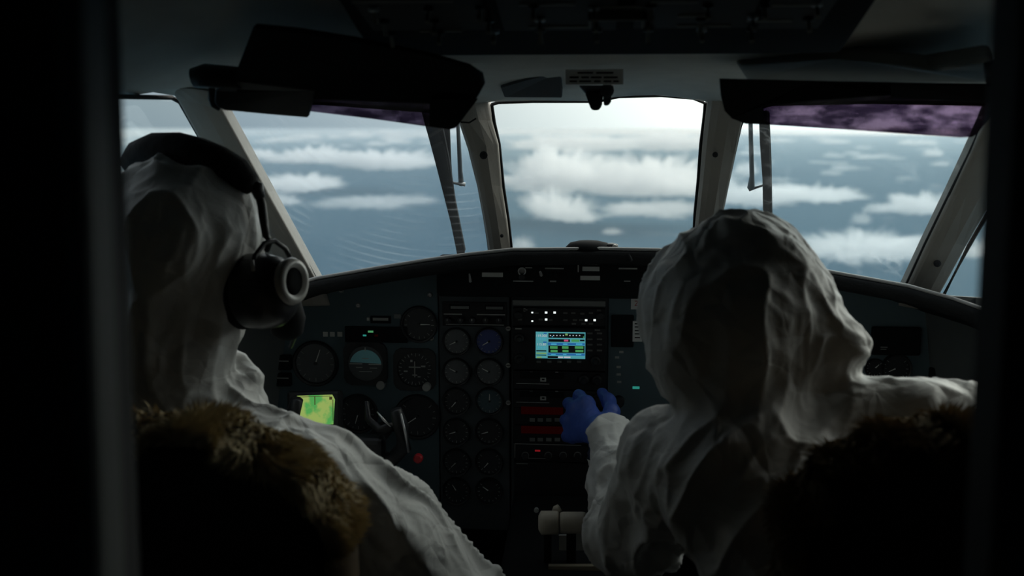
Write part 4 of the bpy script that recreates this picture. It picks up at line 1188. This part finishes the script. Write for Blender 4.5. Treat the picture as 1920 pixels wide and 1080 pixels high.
# ---- seats
def rounded_back(cx, w, z0, z1, y, rr_, n=10):
    pts = [(cx - w, z0)]
    for k in range(n + 1):
        a = math.pi - k * math.pi / 2 / n; pts.append((cx - w + rr_ + rr_ * math.cos(a), z1 - rr_ * .75 + rr_ * .75 * math.sin(a)))
    for k in range(n + 1):
        a = math.pi / 2 - k * math.pi / 2 / n; pts.append((cx + w - rr_ + rr_ * math.cos(a), z1 - rr_ * .75 + rr_ * .75 * math.sin(a)))
    pts.append((cx + w, z0))
    return pts
def seat(cx, w, ztop, y, label, furmat, seed, dens):
    t_ = thing('pilot_seat', label, 'seat', Vector((cx, y + .2, 0)))
    pts = rounded_back(cx, w, .46, ztop, y, .17)
    lean = lambda z: -(z - .46) * .10
    def ring(s, dy):
        return [Vector((cx + (x - cx) * s, y + dy + lean(z), .46 + (z - .46) * (1 - (1 - s) * .35))) for x, z in pts]
    rows_ = [ring(.86, .0), ring(.95, .012), ring(.97, .05), ring(.93, .075), ring(.80, .085)]
    bm = bmesh.new(); g_ = grid(bm, rows_); bm.faces.new(g_[0]); bm.faces.new(g_[-1][::-1])
    for i in range(len(g_) - 1): bm.faces.new((g_[i][0], g_[i + 1][0], g_[i + 1][-1], g_[i][-1]))
    obj('back_shell', bm, M_seat, t_, smooth=True)
    # sheepskin hide over front and rim
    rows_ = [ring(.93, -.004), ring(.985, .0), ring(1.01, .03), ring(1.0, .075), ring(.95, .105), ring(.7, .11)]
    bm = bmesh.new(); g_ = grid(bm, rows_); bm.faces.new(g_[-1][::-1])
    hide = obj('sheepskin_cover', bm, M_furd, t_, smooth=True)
    # fur tufts
    rn = random.Random(seed); V, Fc = [], []
    paths = rows_[:5]
    flat = []
    for _ in range(dens):
        i = rn.choices(range(4), (2.2, 3, 3, 1))[0]; s = rn.random() * (len(pts) - 2) ; j = int(s); f = s - j
        a = paths[i][j].lerp(paths[i][j + 1], f); b = paths[i + 1][j].lerp(paths[i + 1][j + 1], f)
        p = a.lerp(b, rn.random())
        o_ = Vector((p.x - cx, 0, (p.z - .62) * .9)); o_.normalize()
        clump = Vector((math.sin(p.x * 95 + p.z * 60), math.sin(p.z * 80 - p.x * 40 + 2), math.cos(p.x * 70 + p.z * 90)))
        d = (o_ * rn.uniform(.5, 1.0) + Vector((0, (-.9 if i < 2 else -.1), -.25)) + clump * .55 + Vector((rn.uniform(-.5, .5), rn.uniform(-.5, .5), rn.uniform(-.5, .5)))).normalized()
        L_ = rn.uniform(.010, .021); side = d.cross(Vector((rn.random(), rn.random(), rn.random()))).normalized() * .0022
        q = p + d * L_ * .55 + Vector((0, 0, -.002)); e = p + d * L_ + clump * .006 + Vector((0, 0, -.005))
        k = len(V); V += [p - side, p + side, q - side * .7, q + side * .7, e]
        Fc += [(k, k + 1, k + 3, k + 2), (k + 2, k + 3, k + 4)]
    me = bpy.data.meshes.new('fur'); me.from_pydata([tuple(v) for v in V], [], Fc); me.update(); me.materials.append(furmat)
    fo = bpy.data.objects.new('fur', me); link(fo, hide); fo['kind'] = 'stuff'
    # cushion and base
    obj('cushion', nbox(cx - w * .95, cx + w * .95, y + .08, y + .52, .34, .44), M_leather, t_, bevel=.03, segs=4)
    obj('base', nbox(cx - w * .6, cx + w * .6, y + .12, y + .46, 0.0, .34), M_seat, t_, bevel=.01)
    return t_
seat(-.475, .212, P(300, 792, 1.06).z, 1.06, 'left pilot seat trimmed in shaggy brown sheepskin', M_fur, 5, 14000)
seat(.435, .245, P(1700, 792, 1.06).z, 1.06, 'right pilot seat trimmed in brown sheepskin, its shade painted into the colour', mat('sheepskin_shaded', (.26, .20, .125), .95, var=.22, vscale=9, spec=.1), 6, 10000)  # same sheepskin with a darkened colour, painting in the weaker light here

# ---- people
def vec(p): return tuple(p)
def cap(a, b, ra, rb, k=.03, fold=None, wr=1.0):
    e = dict(cap=(tuple(a), tuple(b), ra, rb), k=k, wr=wr)
    d = Vector(b) - Vector(a)
    e['fold'] = fold or tuple(d)
    return e
def ell(c, r, rot=None, k=.03, fold=(0.1, 0.1, 1), wr=1.0):
    return dict(ell=(tuple(c), tuple(r), rot), k=k, fold=fold, wr=wr)
def seated(px, py, knee_y, k=.04):
    L = []
    for s_ in (-1, 1):
        hip = Vector((px + s_ * .09, py, .51)); knee = Vector((px + s_ * .12, knee_y, .42)); foot = Vector((px + s_ * .13, knee_y + .12, .10))
        L += [cap(hip, knee, .095, .07, k), cap(knee, foot, .068, .05, k), cap(foot + Vector((0, 0, -.03)), foot + Vector((0, .16, -.05)), .05, .04, k)]
    return L

# left pilot
HL = 1.42
lp = thing('person', 'person in a white hooded coverall and black headset, left seat, seen from behind', 'person', Vector((-.46, 1.30, 0)))
head = P(346, 425, HL)
els = [
    ell(head, (.099, .118, .102), None, .015, (0.15, .1, 1), .8),
    cap(P(346, 470, HL), P(326, 660, HL - .02), .095, .078, .03, (0.15, .1, 1)),
    cap(P(262, 500, HL - .02), P(262, 690, HL - .03), .032, .045, .03, (0.1, .1, 1)),
    cap(P(318, 750, HL - .03), P(432, 765, 1.42), .068, .050, .02, (1, 0, .35), .8),
    cap(P(452, 676, 1.45), P(474, 704, 1.44), .014, .020, .012, (1, 0, .3), .9),
    cap(P(262, 900, 1.36), P(540, 922, 1.38), .080, .080, .018, (1, 0, .45)),
    cap(P(370, 945, 1.35), Vector((-.47, 1.31, .66)), .115, .14, .02, (0.3, 0, 1)),
    cap(Vector((-.47, 1.31, .66)), Vector((-.47, 1.30, .57)), .14, .14, .05),
    cap(P(425, 812, 1.40), P(590, 905, 1.38), .056, .078, .015, (.85, 0, -.5), 1.3),
    cap(P(590, 922, 1.38), P(725, 995, 1.42), .084, .082, .018, (.62, .2, -.8), 1.4),
    cap(P(725, 995, 1.42), P(875, 1165, 1.48), .082, .074, .02, (.55, .2, -.8), 1.4),
    cap(P(865, 1160, 1.48), P(840, 1240, 1.54), .066, .055, .03),
    cap(P(840, 1240, 1.54), Vector((-.26, 1.58, .45)), .055, .042, .03),
    cap(P(240, 890, 1.37), Vector((-.62, 1.45, .58)), .070, .052, .04),
    cap(Vector((-.62, 1.45, .58)), Vector((-.54, 1.62, .56)), .052, .042, .03),
] + seated(-.47, 1.30, 1.66)
V, Q = nets(els, (-.80, 1.05, 0.0), (-.02, 2.02, 1.28), .0075)
V, Q = subdivide(V, Q); V = wrinkle(V, Q, els, .0145, 2.0)
body = np_obj('coverall', V, Q, M_suit, lp)
# gloves of left pilot (mostly out of view)
def hand(pts_palm, fingers, thumb, h, bounds):
    L = []
    w, ks = pts_palm
    for kx in ks: L.append(cap(w, kx, .017, .0125, .014))
    for i in range(len(ks) - 1): L.append(cap(ks[i], ks[i + 1], .0125, .0125, .01))
    for f in fingers:
        for a, b, ra, rb in zip(f[:-1], f[1:], (.0112, .0102, .0095), (.0102, .0095, .0085)): L.append(cap(a, b, ra, rb, .005))
    for a, b, ra, rb in zip(thumb[:-1], thumb[1:], (.015, .0125, .0112), (.0125, .0112, .0095)): L.append(cap(a, b, ra, rb, .009))
    V_, Q_ = nets(L, *bounds, h)
    N_ = vnormals(V_, Q_)
    V_ = V_ + N_ * (.0007 * vnoise(V_ * 160))[:, None]
    return V_, Q_
def simple_hand(w, fwd, side, up):
    fwd, side, up = fwd.normalized(), side.normalized(), up.normalized()
    ks = [w + fwd * .085 + side * (.030 - .020 * i) + up * (.004 if i in (1, 2) else 0) for i in range(4)]
    fs = []
    for i, k in enumerate(ks):
        l = (.040, .045, .041, .032)[i]
        a = k + fwd * l * .8 - up * l * .45; b = a + fwd * l * .25 - up * l * .6; c = b - fwd * l * .25 - up * l * .35
        fs.append([k, a, b, c])
    th = [w + fwd * .03 + side * .025, w + fwd * .06 + side * .048 - up * .01, w + fwd * .085 + side * .05 - up * .022, w + fwd * .105 + side * .045 - up * .03]
    allp = ks + [p for f in fs for p in f] + th + [w]
    lo = [min(p[i] for p in allp) - .03 for i in range(3)]; hi = [max(p[i] for p in allp) + .03 for i in range(3)]
    return hand((w, ks), fs, th, .0032, (lo, hi))
for w, side in ((Vector((-.26, 1.58, .45)), Vector((-1, 0, 0))), (Vector((-.54, 1.62, .56)), Vector((1, 0, 0)))):
    V, Q = simple_hand(w, Vector((0, 1, .05)), side, Vector((0, 0, 1)))
    np_obj('glove', V, Q, M_glove, lp)

# headset
hd = thing('headset', 'black padded aviation headset worn over the left white hood', 'headset', P(400, 440, HL))
bp = [P(249, 322, 1.46), P(252, 308, 1.455), P(268, 290, 1.445), P(295, 281, 1.43), P(330, 281, 1.42), P(372, 292, 1.41), P(410, 306, 1.405), P(444, 324, 1.40), P(466, 344, 1.40), P(474, 358, 1.40)]
obj('headband', ntube(bp, [.008, .017, .022, .024, .0245, .0245, .0235, .021, .016, .009], n=14, flat=(1.25, 1.0)), mat('headband_pad', (.012, .012, .013), .9, bump=.3, bscale=80), hd, smooth=True)
obj('band_end', ntube([P(466, 346, 1.398), P(482, 352, 1.40), P(488, 372, 1.40)], [.010, .010, .007], n=10), M_blackg, hd, smooth=True)
obj('slider', ntube([P(482, 352, 1.40), P(491, 385, 1.40), P(495, 415, 1.40), P(499, 442, 1.40), P(507, 452, 1.405), P(500, 470, 1.41)], [.006, .0065, .0065, .0055, .0045, .004], n=8), M_blackg, hd, smooth=True)
obj('slider', ntube([P(248, 320, 1.47), P(236, 332, 1.475), P(222, 348, 1.48), P(205, 366, 1.485)], .0032, n=8), M_blackg, hd, smooth=True)
def earcup(axis, c0, c1, c2):
    q = axis.to_track_quat('X', 'Z').to_matrix()
    def L(prof, c, sz=1.22):
        bm = lathe(prof, 36, 'X')
        for v in bm.verts: v.co.z *= sz
        return shift(bm, c, q)
    obj('ear_cushion', L([(.020, -.020), (.038, -.018), (.044, -.006), (.042, .008), (.034, .012)], c0), M_black, hd, smooth=True)
    cup = obj('ear_cup', L([(.040, -.004), (.042, .006), (.042, .034), (.039, .056), (.031, .070), (.016, .076)], c0), mat('ear_cup_gloss', (.022, .023, .025), .32, spec=.5), hd, smooth=True)
    obj('cap_ring', L([(.018, -.004), (.0265, .0), (.029, .008), (.027, .014), (.020, .016), (.0165, .011)], c1, 1.1), mat('ear_ring_grey', (.40, .39, .37), .35, spec=.5), cup, smooth=True)
    obj('port', L([(.0168, .005), (.0168, .0115), (.004, .012)], c1, 1.1), M_black, cup, smooth=True)
    return cup
ax = Vector((.86, -.42, .05)).normalized()
cE = P(462, 545, 1.40)
cup = earcup(ax, cE, cE + ax * .068 + Vector((.004, .004, .014)), None)
obj('stirrup', ntube([P(478, 560, 1.36), P(472, 520, 1.362), P(478, 480, 1.37), P(496, 456, 1.385), P(515, 452, 1.40), P(535, 466, 1.41), P(545, 485, 1.42)], .0036, n=8), M_blackg, hd, smooth=True)
for v0, v1, u in ((488, 508, 473), (545, 578, 481)):
    obj('hinge', ntube([P(u, v0, 1.352), P(u + 2, v1, 1.352)], .0026, n=8), M_greyp, hd, smooth=True)
obj('lower_housing', shift(lathe([(.012, -.03), (.022, -.022), (.026, 0), (.020, .024), (.010, .03)], 20, 'Z'), P(538, 596, 1.45)), M_black, hd, smooth=True)
obj('mic_boom', ntube([P(540, 600, 1.43), P(556, 625, 1.47), P(545, 650, 1.53)], .0035, n=8), M_blackg, hd, smooth=True)

# right pilot
HR = 1.38
rp = thing('person', 'person in a white hooded coverall reaching a blue-gloved hand to the radios', 'person', Vector((.34, 1.28, 0)))
hc = P(1372, 560, HR)
cuff = P(1143, 826, 1.672)
els = [
    ell(P(1376, 590, HR), (.117, .135, .128), None, .02, (.15, 0, 1), .6),
    cap(P(1405, 530, HR - .01), P(1528, 648, HR - .02), .085, .062, .025, (.75, .1, -.7), 1.15),
    ell(P(1304, 600, HR), (.062, .11, .105), None, .03, (.1, 0, 1)),
    cap(P(1378, 670, HR), P(1410, 750, HR - .03), .098, .080, .025, (.2, 0, 1)),
    cap(P(1480, 680, HR), P(1562, 700, HR - .01), .050, .020, .015, (-.6, 0, .8), 1.6),
    cap(P(1272, 866, 1.37), P(1480, 858, 1.33), .064, .072, .010, (.8, 0, .5), .9),
    cap(P(1400, 900, 1.31), Vector((.29, 1.27, .66)), .11, .135, .03, (.5, 0, 1)),
    cap(Vector((.29, 1.27, .66)), Vector((.36, 1.28, .57)), .135, .14, .05),
    cap(P(1480, 850, 1.32), P(1620, 782, 1.33), .066, .046, .010, (.2, .1, 1), .7),
    cap(P(1620, 782, 1.33), P(1720, 768, 1.33), .046, .042, .02, (.15, .1, 1), .6),
    cap(P(1720, 768, 1.33), P(1880, 774, 1.36), .042, .040, .02, (.15, .1, 1), .6),
    cap(P(1880, 774, 1.36), Vector((.60, 1.60, .72)), .045, .042, .03),
    cap(P(1264, 872, 1.37), P(1205, 1000, 1.48), .066, .058, .03, (-.3, .3, -1), 1.3),
    cap(P(1205, 1000, 1.48), P(1172, 1004, 1.53), .058, .054, .03, (-.1, .3, 1)),
    cap(P(1168, 994, 1.53), P(1160, 900, 1.60), .053, .047, .03, (-.1, .3, 1), 1.1),
    cap(P(1160, 900, 1.60), cuff, .047, .044, .02, (-.1, .3, 1), .45),
] + seated(.36, 1.27, 1.64)
V, Q = nets(els, (-.02, 1.02, 0.0), (.78, 2.0, 1.22), .0075)
V, Q = subdivide(V, Q); V = wrinkle(V, Q, els, .015, 11.0)
np_obj('coverall', V, Q, M_suit, rp)
# reaching left hand: thumb to the right, fingers turning a radio knob
w = P(1124, 812, 1.712)
ks = [P(1100, 757, 1.775), P(1080, 768, 1.785), P(1071, 790, 1.785), P(1073, 816, 1.775)]
fs = [[ks[0], P(1086, 742, 1.81), P(1085, 744, 1.842), P(1097, 754, 1.866)],
      [ks[1], P(1067, 757, 1.825), P(1069, 761, 1.855), P(1084, 768, 1.870)],
      [ks[2], P(1061, 788, 1.825), P(1063, 788, 1.854), P(1078, 790, 1.868)],
      [ks[3], P(1064, 818, 1.81), P(1066, 817, 1.834), P(1079, 812, 1.850)]]
th = [P(1136, 796, 1.735), P(1147, 772, 1.76), P(1141, 752, 1.79), P(1129, 737, 1.815)]
allp = ks + [p for f in fs for p in f] + th + [w]
lo = [min(p[i] for p in allp) - .035 for i in range(3)]; hi = [max(p[i] for p in allp) + .035 for i in range(3)]
V, Q = hand((w, ks), fs, th, .0022, (lo, hi))
np_obj('glove', V, Q, M_glove, rp)
obj('glove_wrist', ntube([cuff + Vector((0, -.005, 0)), cuff.lerp(w, .5), w + Vector((-.004, .012, .004))], [.030, .028, .026], n=18), M_glove, rp, smooth=True)
V, Q = simple_hand(Vector((.60, 1.60, .72)), Vector((-.2, 1, -.1)), Vector((-1, 0, 0)), Vector((0, 0, 1)))
np_obj('glove', V, Q, M_glove, rp)
